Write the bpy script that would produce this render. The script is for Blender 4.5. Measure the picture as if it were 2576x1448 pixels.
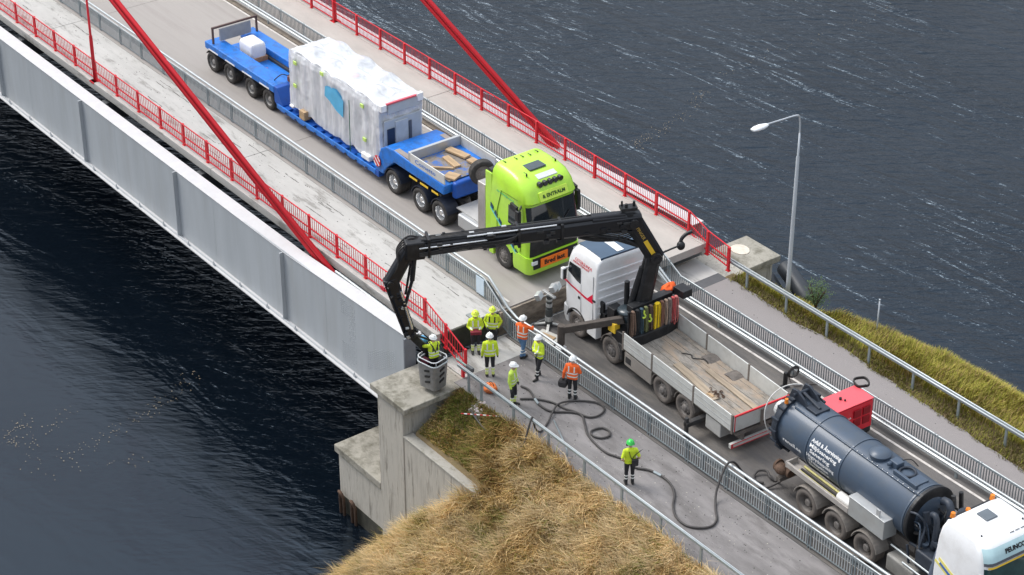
import bpy, bmesh, math, random
import numpy as np
from mathutils import Vector, Matrix, noise
from math import sin, cos, pi, radians, sqrt, atan2

for o in list(bpy.data.objects):
    bpy.data.objects.remove(o)
random.seed(7)
rng = np.random.default_rng(7)
scene = bpy.context.scene
COL = scene.collection

# ---------------------------------------------------------------- camera
FPX, CXP, CYP = 5500.0, 1288.0, 724.0            # focal length in pixels of a 2576 px wide frame
_v = Vector((-3580 - CXP, -2600 - CYP, FPX)).normalized()      # bridge direction in camera axes (x right, y down, z forward)
_p = math.atan2(2600 + CYP, FPX)
_X = -_v
_Z = Vector((0, -cos(_p), -sin(_p)))
_Y = _Z.cross(_X)
_R = Matrix((_X, _Y, _Z))
_right, _up, _back = _R @ Vector((1, 0, 0)), _R @ Vector((0, -1, 0)), _R @ Vector((0, 0, -1))
CAMPOS = Vector((51.8905, -38.4587, 42.9172))
cam_d = bpy.data.cameras.new('camera')
cam_d.sensor_width = 36.0
cam_d.lens = 36.0 * FPX / 2576.0
cam_d.clip_start = 1.0
cam_d.clip_end = 4000.0
cam = bpy.data.objects.new('camera', cam_d)
COL.objects.link(cam)
cam.matrix_world = Matrix(((_right.x, _up.x, _back.x, CAMPOS.x), (_right.y, _up.y, _back.y, CAMPOS.y),
                           (_right.z, _up.z, _back.z, CAMPOS.z), (0, 0, 0, 1)))
scene.camera = cam

# ---------------------------------------------------------------- world: overcast daylight
SUN_EL, SUN_AZ = radians(52), radians(205)      # azimuth: direction the light comes from, from +X counter-clockwise
world = bpy.data.worlds.new('World')
scene.world = world
world.use_nodes = True
wn, wl = world.node_tree.nodes, world.node_tree.links
wn.clear()
wo = wn.new('ShaderNodeOutputWorld'); wb = wn.new('ShaderNodeBackground'); sky = wn.new('ShaderNodeTexSky')
sky.sky_type = 'NISHITA'; sky.sun_disc = False
sky.sun_elevation = SUN_EL; sky.sun_rotation = pi / 2 - SUN_AZ
sky.air_density = 1.0; sky.dust_density = 6.0; sky.ozone_density = 1.0
hs = wn.new('ShaderNodeHueSaturation'); hs.inputs['Saturation'].default_value = 0.30
mx = wn.new('ShaderNodeMix'); mx.data_type = 'RGBA'
mx.inputs['Factor'].default_value = 0.62
mx.inputs[7].default_value = (5.7, 6.3, 7.2, 1)     # even cloud cover
wl.new(sky.outputs[0], hs.inputs['Color']); wl.new(hs.outputs[0], mx.inputs[6])
# overcast luminance: the zenith is about three times as bright as the horizon
tcw = wn.new('ShaderNodeTexCoord'); sxw = wn.new('ShaderNodeSeparateXYZ'); wl.new(tcw.outputs['Generated'], sxw.inputs[0])
rw_ = wn.new('ShaderNodeMapRange'); rw_.inputs[1].default_value = 0.0; rw_.inputs[2].default_value = 1.0; rw_.inputs[3].default_value = 0.42; rw_.inputs[4].default_value = 1.30
wl.new(sxw.outputs['Z'], rw_.inputs[0])
sc_ = wn.new('ShaderNodeVectorMath'); sc_.operation = 'SCALE'; wl.new(mx.outputs[2], sc_.inputs[0]); wl.new(rw_.outputs[0], sc_.inputs['Scale'])
wl.new(sc_.outputs[0], wb.inputs[0]); wb.inputs[1].default_value = 0.14
wl.new(wb.outputs[0], wo.inputs[0])

sd = bpy.data.lights.new('sun', 'SUN')
sd.energy = 1.5; sd.angle = radians(28); sd.color = (1.0, 0.965, 0.92)
sun = bpy.data.objects.new('sun', sd); COL.objects.link(sun)
_ld = Vector((cos(SUN_EL) * cos(SUN_AZ), cos(SUN_EL) * sin(SUN_AZ), sin(SUN_EL)))
sun.rotation_euler = _ld.to_track_quat('Z', 'Y').to_euler()
sun.location = (0, 0, 60)
vs = scene.view_settings
vs.view_transform = 'Standard'; vs.look = 'None'; vs.exposure = 0.55; vs.gamma = 1.0; vs.use_curve_mapping = False
scene.render.engine = 'CYCLES'

# ---------------------------------------------------------------- materials
MATS = {}
def M(name, col, rough=0.6, metal=0.0, var=0.12, vs=2.0, bump=0.0, bs=25.0, dirt=None, da=0.0, ds=1.5, stretch=(1, 1, 1), spec=0.5, coat=0.0, trans=0.0, ior=1.45, dlo=.48, dhi=.68):
    if name in MATS: return MATS[name]
    m = bpy.data.materials.new(name); m.use_nodes = True
    nt = m.node_tree; n, l = nt.nodes, nt.links
    b = n['Principled BSDF']
    b.inputs['Roughness'].default_value = rough; b.inputs['Metallic'].default_value = metal
    b.inputs['Specular IOR Level'].default_value = spec; b.inputs['Coat Weight'].default_value = coat
    b.inputs['Coat Roughness'].default_value = 0.1
    b.inputs['Transmission Weight'].default_value = trans; b.inputs['IOR'].default_value = ior
    tc = n.new('ShaderNodeTexCoord'); mp = n.new('ShaderNodeMapping'); mp.inputs['Scale'].default_value = stretch
    l.new(tc.outputs['Object'], mp.inputs[0])
    nz = n.new('ShaderNodeTexNoise'); nz.inputs['Scale'].default_value = vs; nz.inputs['Detail'].default_value = 6
    nz.inputs['Roughness'].default_value = 0.65
    l.new(mp.outputs[0], nz.inputs[0])
    mr = n.new('ShaderNodeMapRange'); mr.inputs[1].default_value = 0.3; mr.inputs[2].default_value = 0.7
    mr.inputs[3].default_value = 1 - var; mr.inputs[4].default_value = 1 + var
    l.new(nz.outputs[0], mr.inputs[0])
    hv = n.new('ShaderNodeHueSaturation'); hv.inputs['Color'].default_value = (*col, 1)
    l.new(mr.outputs[0], hv.inputs['Value'])
    out = hv.outputs[0]
    if dirt:
        n2 = n.new('ShaderNodeTexNoise'); n2.inputs['Scale'].default_value = ds; n2.inputs['Detail'].default_value = 8
        n2.inputs['Roughness'].default_value = 0.7
        l.new(mp.outputs[0], n2.inputs[0])
        r2 = n.new('ShaderNodeMapRange'); r2.inputs[1].default_value = dlo; r2.inputs[2].default_value = dhi
        r2.inputs[3].default_value = 0; r2.inputs[4].default_value = da
        l.new(n2.outputs[0], r2.inputs[0])
        mm = n.new('ShaderNodeMix'); mm.data_type = 'RGBA'; mm.inputs[7].default_value = (*dirt, 1)
        l.new(r2.outputs[0], mm.inputs['Factor']); l.new(out, mm.inputs[6]); out = mm.outputs[2]
    l.new(out, b.inputs['Base Color'])
    if bump:
        n3 = n.new('ShaderNodeTexNoise'); n3.inputs['Scale'].default_value = bs; n3.inputs['Detail'].default_value = 5
        l.new(mp.outputs[0], n3.inputs[0])
        bp = n.new('ShaderNodeBump'); bp.inputs['Strength'].default_value = bump; bp.inputs['Distance'].default_value = 0.03
        l.new(n3.outputs[0], bp.inputs['Height']); l.new(bp.outputs[0], b.inputs['Normal'])
    MATS[name] = m
    return m

def mat_attr(name, rough=0.8, trans=0.0):
    """colour from a per-blade colour attribute"""
    if name in MATS: return MATS[name]
    m = bpy.data.materials.new(name); m.use_nodes = True
    n, l = m.node_tree.nodes, m.node_tree.links
    b = n['Principled BSDF']; b.inputs['Roughness'].default_value = rough; b.inputs['Specular IOR Level'].default_value = 0.2
    a = n.new('ShaderNodeAttribute'); a.attribute_name = 'tint'
    l.new(a.outputs['Color'], b.inputs['Base Color'])
    MATS[name] = m
    return m

# ---------------------------------------------------------------- mesh helpers
class MB:
    def __init__(s): s.v, s.f, s.m = [], [], []
    def add(s, vs, fs, mi=0):
        k = len(s.v); s.v += [tuple(p) for p in vs]; s.f += [tuple(i + k for i in f) for f in fs]; s.m += [mi] * len(fs)
        return s
    def box(s, x0, x1, y0, y1, z0, z1, mi=0):
        vs = [(x, y, z) for z in (z0, z1) for y in (y0, y1) for x in (x0, x1)]
        return s.add(vs, [(0, 2, 3, 1), (4, 5, 7, 6), (0, 1, 5, 4), (2, 6, 7, 3), (0, 4, 6, 2), (1, 3, 7, 5)], mi)
    def hexa(s, b, t, mi=0):
        """4 bottom points (ccw from above) and 4 top points"""
        return s.add(list(b) + list(t), [(3, 2, 1, 0), (4, 5, 6, 7), (0, 1, 5, 4), (1, 2, 6, 5), (2, 3, 7, 6), (3, 0, 4, 7)], mi)
    def bar(s, p0, p1, w, h, mi=0, up=(0, 0, 1)):
        p0, p1 = Vector(p0), Vector(p1); d = (p1 - p0).normalized(); u = Vector(up)
        if abs(d.dot(u)) > 0.98: u = Vector((1, 0, 0))
        a = d.cross(u).normalized() * (w / 2); c = a.cross(d).normalized() * (h / 2)
        vs = [p + i * a + j * c for p in (p0, p1) for i, j in ((-1, -1), (1, -1), (1, 1), (-1, 1))]
        return s.add(vs, [(0, 1, 2, 3), (7, 6, 5, 4), (0, 4, 5, 1), (1, 5, 6, 2), (2, 6, 7, 3), (3, 7, 4, 0)], mi)
    def tube(s, path, r, n=8, mi=0, closed=False, caps=True):
        P = [Vector(p) for p in path]; N = len(P)
        rs = r if isinstance(r, (list, tuple)) else [r] * N
        k = len(s.v); prev = None; vs = []; fs = []
        for i, p in enumerate(P):
            if closed: d = P[(i + 1) % N] - P[i - 1]
            else: d = P[min(i + 1, N - 1)] - P[max(i - 1, 0)]
            d = d.normalized() if d.length > 1e-9 else Vector((0, 0, 1))
            if prev is None:
                a = d.orthogonal().normalized()
            else:
                a = prev - d * prev.dot(d)
                a = a.normalized() if a.length > 1e-6 else d.orthogonal().normalized()
            prev = a; b = d.cross(a)
            for j in range(n):
                t = 2 * pi * j / n
                vs.append(p + (a * cos(t) + b * sin(t)) * rs[i])
        for i in range(N if closed else N - 1):
            for j in range(n):
                i2 = (i + 1) % N
                fs.append((i * n + j, i * n + (j + 1) % n, i2 * n + (j + 1) % n, i2 * n + j))
        if caps and not closed:
            fs.append(tuple(range(n - 1, -1, -1))); fs.append(tuple((N - 1) * n + j for j in range(n)))
        return s.add(vs, fs, mi)
    def cyl(s, p0, p1, r0, r1=None, n=12, mi=0):
        return s.tube([p0, p1], [r0, r0 if r1 is None else r1], n, mi)
    def loft(s, rings, mi=0, closed=True, caps=True):
        n = len(rings[0]); vs = [p for r in rings for p in r]; fs = []
        for i in range(len(rings) - 1):
            for j in range(n if closed else n - 1):
                fs.append((i * n + j, i * n + (j + 1) % n, (i + 1) * n + (j + 1) % n, (i + 1) * n + j))
        if caps and closed:
            fs.append(tuple(range(n - 1, -1, -1))); fs.append(tuple((len(rings) - 1) * n + j for j in range(n)))
        return s.add(vs, fs, mi)
    def lathe_y(s, prof, n=28, mi=0, c=(0, 0, 0)):
        """profile (radius, y) turned round the Y axis"""
        rings = [[(c[0] + r * cos(2 * pi * j / n), c[1] + y, c[2] + r * sin(2 * pi * j / n)) for j in range(n)] for r, y in prof]
        return s.loft(rings, mi, True, False)
    def ellipsoid(s, c, r, n=12, m=8, mi=0):
        rings = []
        for i in range(m + 1):
            t = -pi / 2 + pi * i / m; t = max(-pi / 2 + .02, min(pi / 2 - .02, t))
            rings.append([(c[0] + r[0] * cos(t) * cos(2 * pi * j / n), c[1] + r[1] * cos(t) * sin(2 * pi * j / n), c[2] + r[2] * sin(t)) for j in range(n)])
        return s.loft(rings, mi)
    def prism(s, poly, y0, y1, mi=0):
        """polygon in (x, z) swept from y0 to y1"""
        n = len(poly); vs = [(x, y0, z) for x, z in poly] + [(x, y1, z) for x, z in poly]
        fs = [tuple(range(n)), tuple(range(2 * n - 1, n - 1, -1))] + [(i, i + n, (i + 1) % n + n, (i + 1) % n) for i in range(n)]
        return s.add(vs, fs, mi)
    def prism_z(s, poly, z0, z1, mi=0):
        n = len(poly); vs = [(x, y, z0) for x, y in poly] + [(x, y, z1) for x, y in poly]
        fs = [tuple(range(n - 1, -1, -1)), tuple(range(n, 2 * n))] + [(i, (i + 1) % n, (i + 1) % n + n, i + n) for i in range(n)]
        return s.add(vs, fs, mi)
    def mesh(s, name, mats, smooth=False):
        me = bpy.data.meshes.new(name); me.from_pydata([tuple(map(float, p)) for p in s.v], [], s.f)
        ms = mats if isinstance(mats, (list, tuple)) else [mats]
        for m in ms: me.materials.append(m)
        if len(ms) > 1: me.polygons.foreach_set('material_index', s.m)
        bm = bmesh.new(); bm.from_mesh(me); bmesh.ops.recalc_face_normals(bm, faces=bm.faces); bm.to_mesh(me); bm.free()
        if smooth: me.shade_smooth()
        return me
    def build(s, name, mats, parent=None, smooth=False, bevel=0.0, kind=None, seg=2, auto=None):
        o = link(name, s.mesh(name, mats, smooth), parent)
        if bevel:
            b = o.modifiers.new('bevel', 'BEVEL'); b.width = bevel; b.segments = seg; b.limit_method = 'ANGLE'; b.angle_limit = radians(40)
            b.harden_normals = False
        if auto is not None:
            smooth_by_angle(o.data, auto)
        if kind: o['kind'] = kind
        return o

def isl(mb_):
    """the separate pieces of a mesh builder, each as a builder of its own"""
    par = list(range(len(mb_.v)))
    def find(a):
        while par[a] != a: par[a] = par[par[a]]; a = par[a]
        return a
    for f in mb_.f:
        for i in f[1:]: par[find(i)] = find(f[0])
    out = {}
    for f, mi in zip(mb_.f, mb_.m):
        r = find(f[0]); q = out.setdefault(r, (MB(), {}))
        for i in f:
            if i not in q[1]: q[1][i] = len(q[0].v); q[0].v.append(mb_.v[i])
        q[0].f.append(tuple(q[1][i] for i in f)); q[0].m.append(mi)
    return [q[0] for q in out.values()]
def smooth_by_angle(me, deg):
    me.shade_smooth()
    bm = bmesh.new(); bm.from_mesh(me)
    for e in bm.edges:
        if len(e.link_faces) == 2 and e.calc_face_angle(0) > radians(deg): e.smooth = False
    bm.to_mesh(me); bm.free()

def link(name, data, parent=None):
    o = bpy.data.objects.new(name, data); COL.objects.link(o)
    if parent is not None: o.parent = parent
    return o
def thing(name, label, cat, loc=(0, 0, 0), rotz=0.0, group=None):
    o = bpy.data.objects.new(name, None); COL.objects.link(o)
    o.empty_display_size = 0.3; o.location = loc; o.rotation_euler = (0, 0, rotz)
    return tag(o, label, cat, group)
def tag(o, label, cat, group=None):
    o['label'] = label; o['category'] = cat
    if group: o['group'] = group
    return o
def wpart(o, parent):
    """parent a part that was modelled in world coordinates"""
    mw = Matrix.LocRotScale(parent.location, parent.rotation_euler, None)
    o.parent = parent; o.matrix_parent_inverse = mw.inverted()
    return o
def struct(o): o['kind'] = 'structure'; return o
def inst(name, me, parent, loc=(0, 0, 0), rot=None, scale=None):
    o = link(name, me, parent); o.location = loc
    if rot is not None: o.rotation_euler = rot
    if scale is not None: o.scale = scale
    return o
def spline(P, k=6, closed=False):
    P = [Vector(p) for p in P]; N = len(P); out = []
    for i in range(N if closed else N - 1):
        if closed: a, b, c, d = P[i - 1], P[i], P[(i + 1) % N], P[(i + 2) % N]
        else: a, b, c, d = P[max(i - 1, 0)], P[i], P[i + 1], P[min(i + 2, N - 1)]
        for j in range(k):
            t = j / k
            out.append(0.5 * ((2 * b) + (c - a) * t + (2 * a - 5 * b + 4 * c - d) * t * t + (3 * b - a - 3 * c + d) * t ** 3))
    if not closed: out.append(P[-1])
    return out
def text_mesh(txt, size, thick=0.006, bold=0.0, align='CENTER'):
    cu = bpy.data.curves.new('lettering', 'FONT'); cu.body = txt; cu.size = size; cu.extrude = thick; cu.offset = bold
    cu.align_x = align; cu.align_y = 'CENTER'; cu.resolution_u = 2
    t = bpy.data.objects.new('lettering', cu); COL.objects.link(t)
    bpy.context.view_layer.update()
    me = bpy.data.meshes.new_from_object(t.evaluated_get(bpy.context.evaluated_depsgraph_get()))
    bpy.data.objects.remove(t); bpy.data.curves.remove(cu)
    me.name = 'lettering'
    return me
def lettering(txt, size, mat, parent, origin, xdir, ydir, bold=0.0, align='CENTER', name='lettering', fit=None):
    me = text_mesh(txt, size, 0.004, bold, align); me.materials.clear(); me.materials.append(mat)
    x, y = Vector(xdir).normalized(), Vector(ydir).normalized(); z = x.cross(y).normalized(); y = z.cross(x)
    sx = 1.0
    if fit:
        xs = [v.co.x for v in me.vertices]; sx = fit / max(1e-6, max(xs) - min(xs))
    mt = Matrix(((x.x * sx, y.x, z.x, origin[0]), (x.y * sx, y.y, z.y, origin[1]), (x.z * sx, y.z, z.z, origin[2]), (0, 0, 0, 1)))
    me.transform(mt)
    return link(name, me, parent)
# ---------------------------------------------------------------- palette
conc_walk = M('walkway concrete', (.445, .43, .405), .85, var=.10, vs=1.1, bump=.25, bs=18, dirt=(.20, .19, .17), da=.7, ds=1.6, stretch=(.35, 1.5, 1), dlo=.53, dhi=.63)
conc_far = M('far walkway concrete', (.42, .385, .35), .85, var=.10, vs=1.3, bump=.2, bs=20, dirt=(.30, .28, .26), da=.35, ds=.8, stretch=(.4, 1, 1))
road_conc = M('bridge carriageway', (.34, .312, .288), .85, var=.12, vs=.9, bump=.3, bs=30, dirt=(.24, .215, .20), da=.75, ds=.9, stretch=(.07, 1.1, 1))
asphalt = M('asphalt', (.118, .11, .105), .9, var=.3, vs=1.2, bump=.6, bs=60, dirt=(.185, .165, .145), da=.8, ds=1.3, stretch=(.18, 1, 1), dlo=.47, dhi=.62)
path_asph = M('footpath asphalt', (.22, .205, .20), .9, var=.24, vs=1.6, bump=.6, bs=60, dirt=(.13, .12, .115), da=.75, ds=1.3, stretch=(.3, 1, 1), dlo=.48, dhi=.62)
path_far = M('far footpath asphalt', (.255, .232, .225), .9, var=.12, vs=.9, bump=.5, bs=60, dirt=(.21, .195, .19), da=.5, ds=.9, stretch=(.25, 1, 1))
patch_asph = M('fresh asphalt', (.10, .10, .105), .9, var=.1, bump=.4, bs=60)
conc_old = M('weathered concrete', (.45, .42, .365), .9, var=.24, vs=2.6, bump=.5, bs=14, dirt=(.17, .155, .13), da=.85, ds=2.6, stretch=(1.8, 1.8, .2), dlo=.50, dhi=.64)
conc_top = M('mossy concrete', (.31, .29, .245), .9, var=.16, vs=1.6, bump=.4, bs=18, dirt=(.13, .12, .09), da=.9, ds=1.7, dlo=.46, dhi=.64)
brown_face = M('soil stained deck end', (.30, .25, .20), .95, var=.3, vs=3, bump=.8, bs=9, dirt=(.08, .06, .05), da=.9, ds=2.5, stretch=(1, .5, 1.5))
girder_m = M('girder paint', (.41, .43, .445), .5, var=.07, vs=.9, bump=.05, bs=4, dirt=(.35, .355, .35), da=.45, ds=1.4, stretch=(1.3, 1.3, .16))
flange_m = M('girder flange paint', (.55, .545, .545), .5, var=.05, vs=2, dirt=(.5, .48, .47), da=.4, ds=3)
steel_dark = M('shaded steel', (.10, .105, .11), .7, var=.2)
red_p = M('red railing paint', (.62, .018, .03), .42, var=.12, vs=3, dirt=(.35, .03, .03), da=.4, ds=2)
red_c = M('red cable sheath', (.72, .02, .03), .35, var=.06, vs=2)
galv = M('galvanised steel', (.29, .335, .355), .42, metal=.35, var=.12, vs=4, dirt=(.25, .27, .27), da=.35, ds=3)
galv_l = M('bright galvanised rail', (.47, .50, .51), .4, metal=.3, var=.1, vs=3)
white_p = M('road marking', (.62, .58, .54), .8, var=.12, vs=6, dirt=(.3, .27, .25), da=.7, ds=5)
soil = M('bank soil', (.20, .145, .075), .95, var=.3, vs=2, bump=.8, bs=8, dirt=(.07, .075, .025), da=.6, ds=1)
black_r = M('black rubber', (.028, .026, .025), .7, var=.25, vs=8)
tyre_m = M('tyre rubber', (.045, .042, .04), .85, var=.25, vs=10, dirt=(.12, .105, .09), da=.5, ds=4)
rust = M('rusty steel', (.10, .06, .04), .85, var=.35, vs=6)

LZ = -0.9      # level of the land side; the bridge end stands 0.9 m higher

# ---------------------------------------------------------------- water
wm = bpy.data.materials.new('water'); wm.use_nodes = True
n, l = wm.node_tree.nodes, wm.node_tree.links
b = n['Principled BSDF']
b.inputs['Base Color'].default_value = (.0022, .0045, .008, 1); b.inputs['Roughness'].default_value = .13; b.inputs['IOR'].default_value = 1.56; b.inputs['Specular Tint'].default_value = (.60, .79, 1.0, 1)
tc = n.new('ShaderNodeTexCoord')
hs_ = None
for (rz, sc, amp, det, dist) in ((54, (1.9, .50, 1), 1.0, 4, .5), (28, (1.5, .42, 1), .8, 4, .4), (8, (10, 2.2, 1), 2.6, 3, .8), (56, (.7, .2, 1), .30, 3, .3)):
    mp = n.new('ShaderNodeMapping'); mp.vector_type = 'TEXTURE'; mp.inputs['Rotation'].default_value = (0, 0, radians(rz)); mp.inputs['Scale'].default_value = sc
    l.new(tc.outputs['Object'], mp.inputs[0])
    nz = n.new('ShaderNodeTexNoise'); nz.inputs['Scale'].default_value = 1.0; nz.inputs['Detail'].default_value = det; nz.inputs['Distortion'].default_value = dist
    nz.inputs['Roughness'].default_value = .55
    l.new(mp.outputs[0], nz.inputs[0])
    mu = n.new('ShaderNodeMath'); mu.operation = 'MULTIPLY'; mu.inputs[1].default_value = amp; l.new(nz.outputs[0], mu.inputs[0])
    if hs_ is None: hs_ = mu.outputs[0]
    else:
        ad = n.new('ShaderNodeMath'); ad.operation = 'ADD'; l.new(hs_, ad.inputs[0]); l.new(mu.outputs[0], ad.inputs[1]); hs_ = ad.outputs[0]
mk_ = n.new('ShaderNodeTexNoise'); mk_.inputs['Scale'].default_value = .055; mk_.inputs['Detail'].default_value = 2; l.new(tc.outputs['Object'], mk_.inputs[0])
mr_ = n.new('ShaderNodeMapRange'); mr_.inputs[1].default_value = .35; mr_.inputs[2].default_value = .65; mr_.inputs[3].default_value = .55; mr_.inputs[4].default_value = 1.1; l.new(mk_.outputs[0], mr_.inputs[0])
sx_ = n.new('ShaderNodeSeparateXYZ'); l.new(tc.outputs['Object'], sx_.inputs[0])          # the side in the lee of the bridge is calmer
ry_ = n.new('ShaderNodeMapRange'); ry_.inputs[1].default_value = -6; ry_.inputs[2].default_value = 22; ry_.inputs[3].default_value = .14; ry_.inputs[4].default_value = 2.0; l.new(sx_.outputs['Y'], ry_.inputs[0])
m2_ = n.new('ShaderNodeMath'); m2_.operation = 'MULTIPLY'; l.new(mr_.outputs[0], m2_.inputs[0]); l.new(ry_.outputs[0], m2_.inputs[1]); mr_ = m2_
mm_ = n.new('ShaderNodeMath'); mm_.operation = 'MULTIPLY'; l.new(hs_, mm_.inputs[0]); l.new(mr_.outputs[0], mm_.inputs[1]); hs_ = mm_.outputs[0]
bp = n.new('ShaderNodeBump'); bp.inputs['Strength'].default_value = 1.0; bp.inputs['Distance'].default_value = .15
l.new(hs_, bp.inputs['Height']); l.new(bp.outputs[0], b.inputs['Normal'])
WZ = -8.3
struct(MB().add([(-900, -900, WZ), (900, -900, WZ), (900, 900, WZ), (-900, 900, WZ)], [(0, 1, 2, 3)]).build('water', wm))

# ---------------------------------------------------------------- the bank
def crest(x):
    return float(np.interp(x, [-3, -1, 2.3, 3.2, 6.2, 8, 11, 40], [12.9, 13.0, 13.15, 14.0, 14.6, 15.0, 15.05, 15.3]))
def bank_z(x, y):
    nz_ = noise.noise(Vector((x * .55, y * .55, 3.1))) * .13 + noise.noise(Vector((x * 1.7, y * 1.7, 9.1))) * .05
    if y > 5:
        c = crest(x)
        if y <= c: return -.965 + (.0 if y < 12.3 else nz_ * .5 * min(1, (y - 12.3)))
        return max(-10.5, -.965 - .82 * (y - c) + nz_ * min(1, (y - c)))
    if y >= -.35: return -.965
    if y > -2.3: return -.965 - .62 * (-.35 - y) + nz_ * min(1, (-.35 - y)) * .6
    dx = max(0., 2.6 - x); dy = max(0., -2.6 - y); d = sqrt(dx * dx + dy * dy)
    k = .74 + .30 * (dx / d if d > 1e-4 else 0)
    return max(-10.5, -2.37 - k * d + nz_ * (1 if d > .3 else d / .3))
xs = list(np.arange(-6.5, 34.01, .35)); ys = [-16 + .4 * i for i in range(34)] + [-2.62, -2.27, -1.9, -1.5, -1.1, -.7, -.36, 0, 4, 9, 12, 12.3] + [12.6 + .35 * i for i in range(40)]
mb = MB()
mb.v = [(x, y, bank_z(x, y)) for x in xs for y in ys]
ny = len(ys)
for i in range(len(xs) - 1):
    for j in range(ny - 1):
        if xs[i] < -1.75 and -2.7 < ys[j] < 16.5: continue
        mb.f.append((i * ny + j, (i + 1) * ny + j, (i + 1) * ny + j + 1, i * ny + j + 1)); mb.m.append(0)
bank = struct(mb.build('embankment', soil, smooth=True))

# roads and paths on the land side (sheets on the bank top)
struct(MB().box(-3.3, 34, 3.02, 10.15, LZ - .3, LZ).build('road', asphalt))
struct(MB().box(-1.9, 34, -.34, 3.0, LZ - .3, LZ).build('footpath', path_asph))
pe = [(-1.38, 12.5), (0, 12.5), (1.5, 12.42), (2.8, 12.3), (3.4, 12.45), (4.2, 12.5), (5.5, 12.5), (6.1, 12.38), (6.8, 12.3), (7.6, 12.33), (8.8, 12.2), (9.7, 12.22), (10.8, 12.08), (12.7, 12.0), (14.2, 11.95), (20, 11.9), (34, 11.9)]
pe2 = []
for i in range(len(pe) - 1):
    for t in np.linspace(0, 1, 6, endpoint=False):
        x = pe[i][0] * (1 - t) + pe[i + 1][0] * t; y = pe[i][1] * (1 - t) + pe[i + 1][1] * t
        pe2.append((x, y + .10 * noise.noise(Vector((x * 1.9, 0, 0))) + .05 * noise.noise(Vector((x * 6, 3, 0)))))
struct(MB().prism_z([(-1.38, 10.17), (34, 10.17)] + [(34, 11.9)] + pe2[::-1], LZ - .3, LZ).build('far_footpath', path_far))
struct(MB().box(-1.9, -1.39, 10.17, 12.42, LZ - .3, LZ + .002).build('asphalt_patch', patch_asph))
for y in (9.52, 3.62):
    struct(MB().box(-3.2, 34, y, y + .1, LZ + .004, LZ + .006).build('edge_line', white_p))

# ---------------------------------------------------------------- bridge
DE = -3.65
br = thing('bridge', 'concrete road bridge deck on pale grey steel girders, lifted at its land end', 'bridge', (DE, 6.35, 0))
def bpart(mb_, name, mat, **k):
    return wpart(mb_.build(name, mat, **k), br)
XL = -75
joints = [XL, -53.4, -36.6, -19.9, -3.65]
for a, c in zip(joints[:-1], joints[1:]):
    bpart(MB().box(a + .012, c - .012, .33, 2.95, -.32, .02).box(a + .012, c - .012, .15, .33, -.33, .03), 'walkway_slab', conc_walk, bevel=.02)
    bpart(MB().box(a + .012, c - .012, 2.97, 9.88, -.45, 0), 'carriageway_slab', road_conc)
    c2 = c - .012 if c < -4 else -2.78
    bpart(MB().box(a + .012, c2, 9.90, 12.33, -.32, .02).box(a + .012, c2, 12.33, 12.58, -.5, .03), 'far_walkway_slab', conc_far, bevel=.02)
bpart(MB().box(DE + .0, DE + .10, 2.99, 9.86, -.62, -.05).box(DE - .35, DE, 2.99, 9.86, -1.1, -.46), 'deck_end_face', brown_face)
bpart(MB().box(DE + .004, DE + .05, .36, 2.93, -.93, -.03), 'walkway_end_face', M('shade-dark end face', (.035, .035, .028), .95, var=.4, vs=4))  # near-black colour paints in the shade on the walkway's end
for y in (9.50, 3.66):
    bpart(MB().box(XL, DE - .3, y, y + .09, .004, .006), 'edge_line', white_p)
bpart(MB().box(XL, DE - .3, 9.62, 9.88, .0, .05), 'kerb_strip', M('dirty kerb strip', (.20, .165, .13), .9, var=.3, vs=3))
# girders
def girder(y0, side, name):
    g = MB()   # side: -1 = web towards the camera side
    yw = y0; yf0, yf1 = (y0 - .04, y0 + .60) if side < 0 else (y0 - .60, y0 + .04)
    seams = [XL] + [x for k in range(8, -1, -1) for x in (-37.7 + 8.4 * 0 - 8.4 * (k - 4) - 0, )]
    xs_ = sorted(set([XL, -3.9] + [-12.45 - 8.4 * k + 3.0 for k in range(0, 8)]))
    root = None
    for a, c in zip(xs_[:-1], xs_[1:]):
        zt = [0.0 if x < -12 else .33 * (x + 12) / 8.1 for x in (a, c)]
        zt = [max(0, v) - .10 for v in zt]
        w = MB().hexa([(a + .004, yw - .02, -3.2), (c - .004, yw - .02, -3.2), (c - .004, yw + .02, -3.2), (a + .004, yw + .02, -3.2)],
                      [(a + .004, yw - .02, zt[0] - .03), (c - .004, yw - .02, zt[1] - .03), (c - .004, yw + .02, zt[1] - .03), (a + .004, yw + .02, zt[0] - .03)])
        o = wpart(w.build('web_plate', girder_m), br)
    pts = [(XL, -.10), (-12, -.10), (-3.9, .23)]
    f = MB()
    for (xa, za), (xb, zb) in zip(pts[:-1], pts[1:]):
        f.hexa([(xa, yf0, za - .03), (xb, yf0, zb - .03), (xb, yf1, zb - .03), (xa, yf1, za - .03)], [(xa, yf0, za), (xb, yf0, zb), (xb, yf1, zb), (xa, yf1, za)])
    wpart(f.build('top_flange', flange_m), br)
    wpart(MB().box(XL, -3.9, yw - .30, yw + .30, -3.25, -3.205).build('bottom_flange', flange_m), br)
    s = side
    wpart(MB().tube([(XL, yw + s * .16, -3.17), (-3.95, yw + s * .16, -3.17)], .03, 6).build('service_pipe', girder_m), br)
    st = MB().box(-.025, .025, min(s * .02, s * .19), max(s * .02, s * .19), -3.2, -.135).mesh('stiffener', girder_m)
    lug = MB().prism([(-.09, 0), (.09, 0), (0, .22)], -.015, .015).mesh('lug', girder_m)
    for k in range(8):
        o = link('stiffener', st); o.location = (-12.45 - 8.4 * k, yw, 0); wpart(o, br)
    for k in range(32):
        o = link('lug', lug); o.location = (-5.2 - 2.1 * k, yw + s * .22, -3.205); wpart(o, br)
girder(-.95, -1, 'near'); girder(13.32, 1, 'far')
bl = MB()
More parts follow.
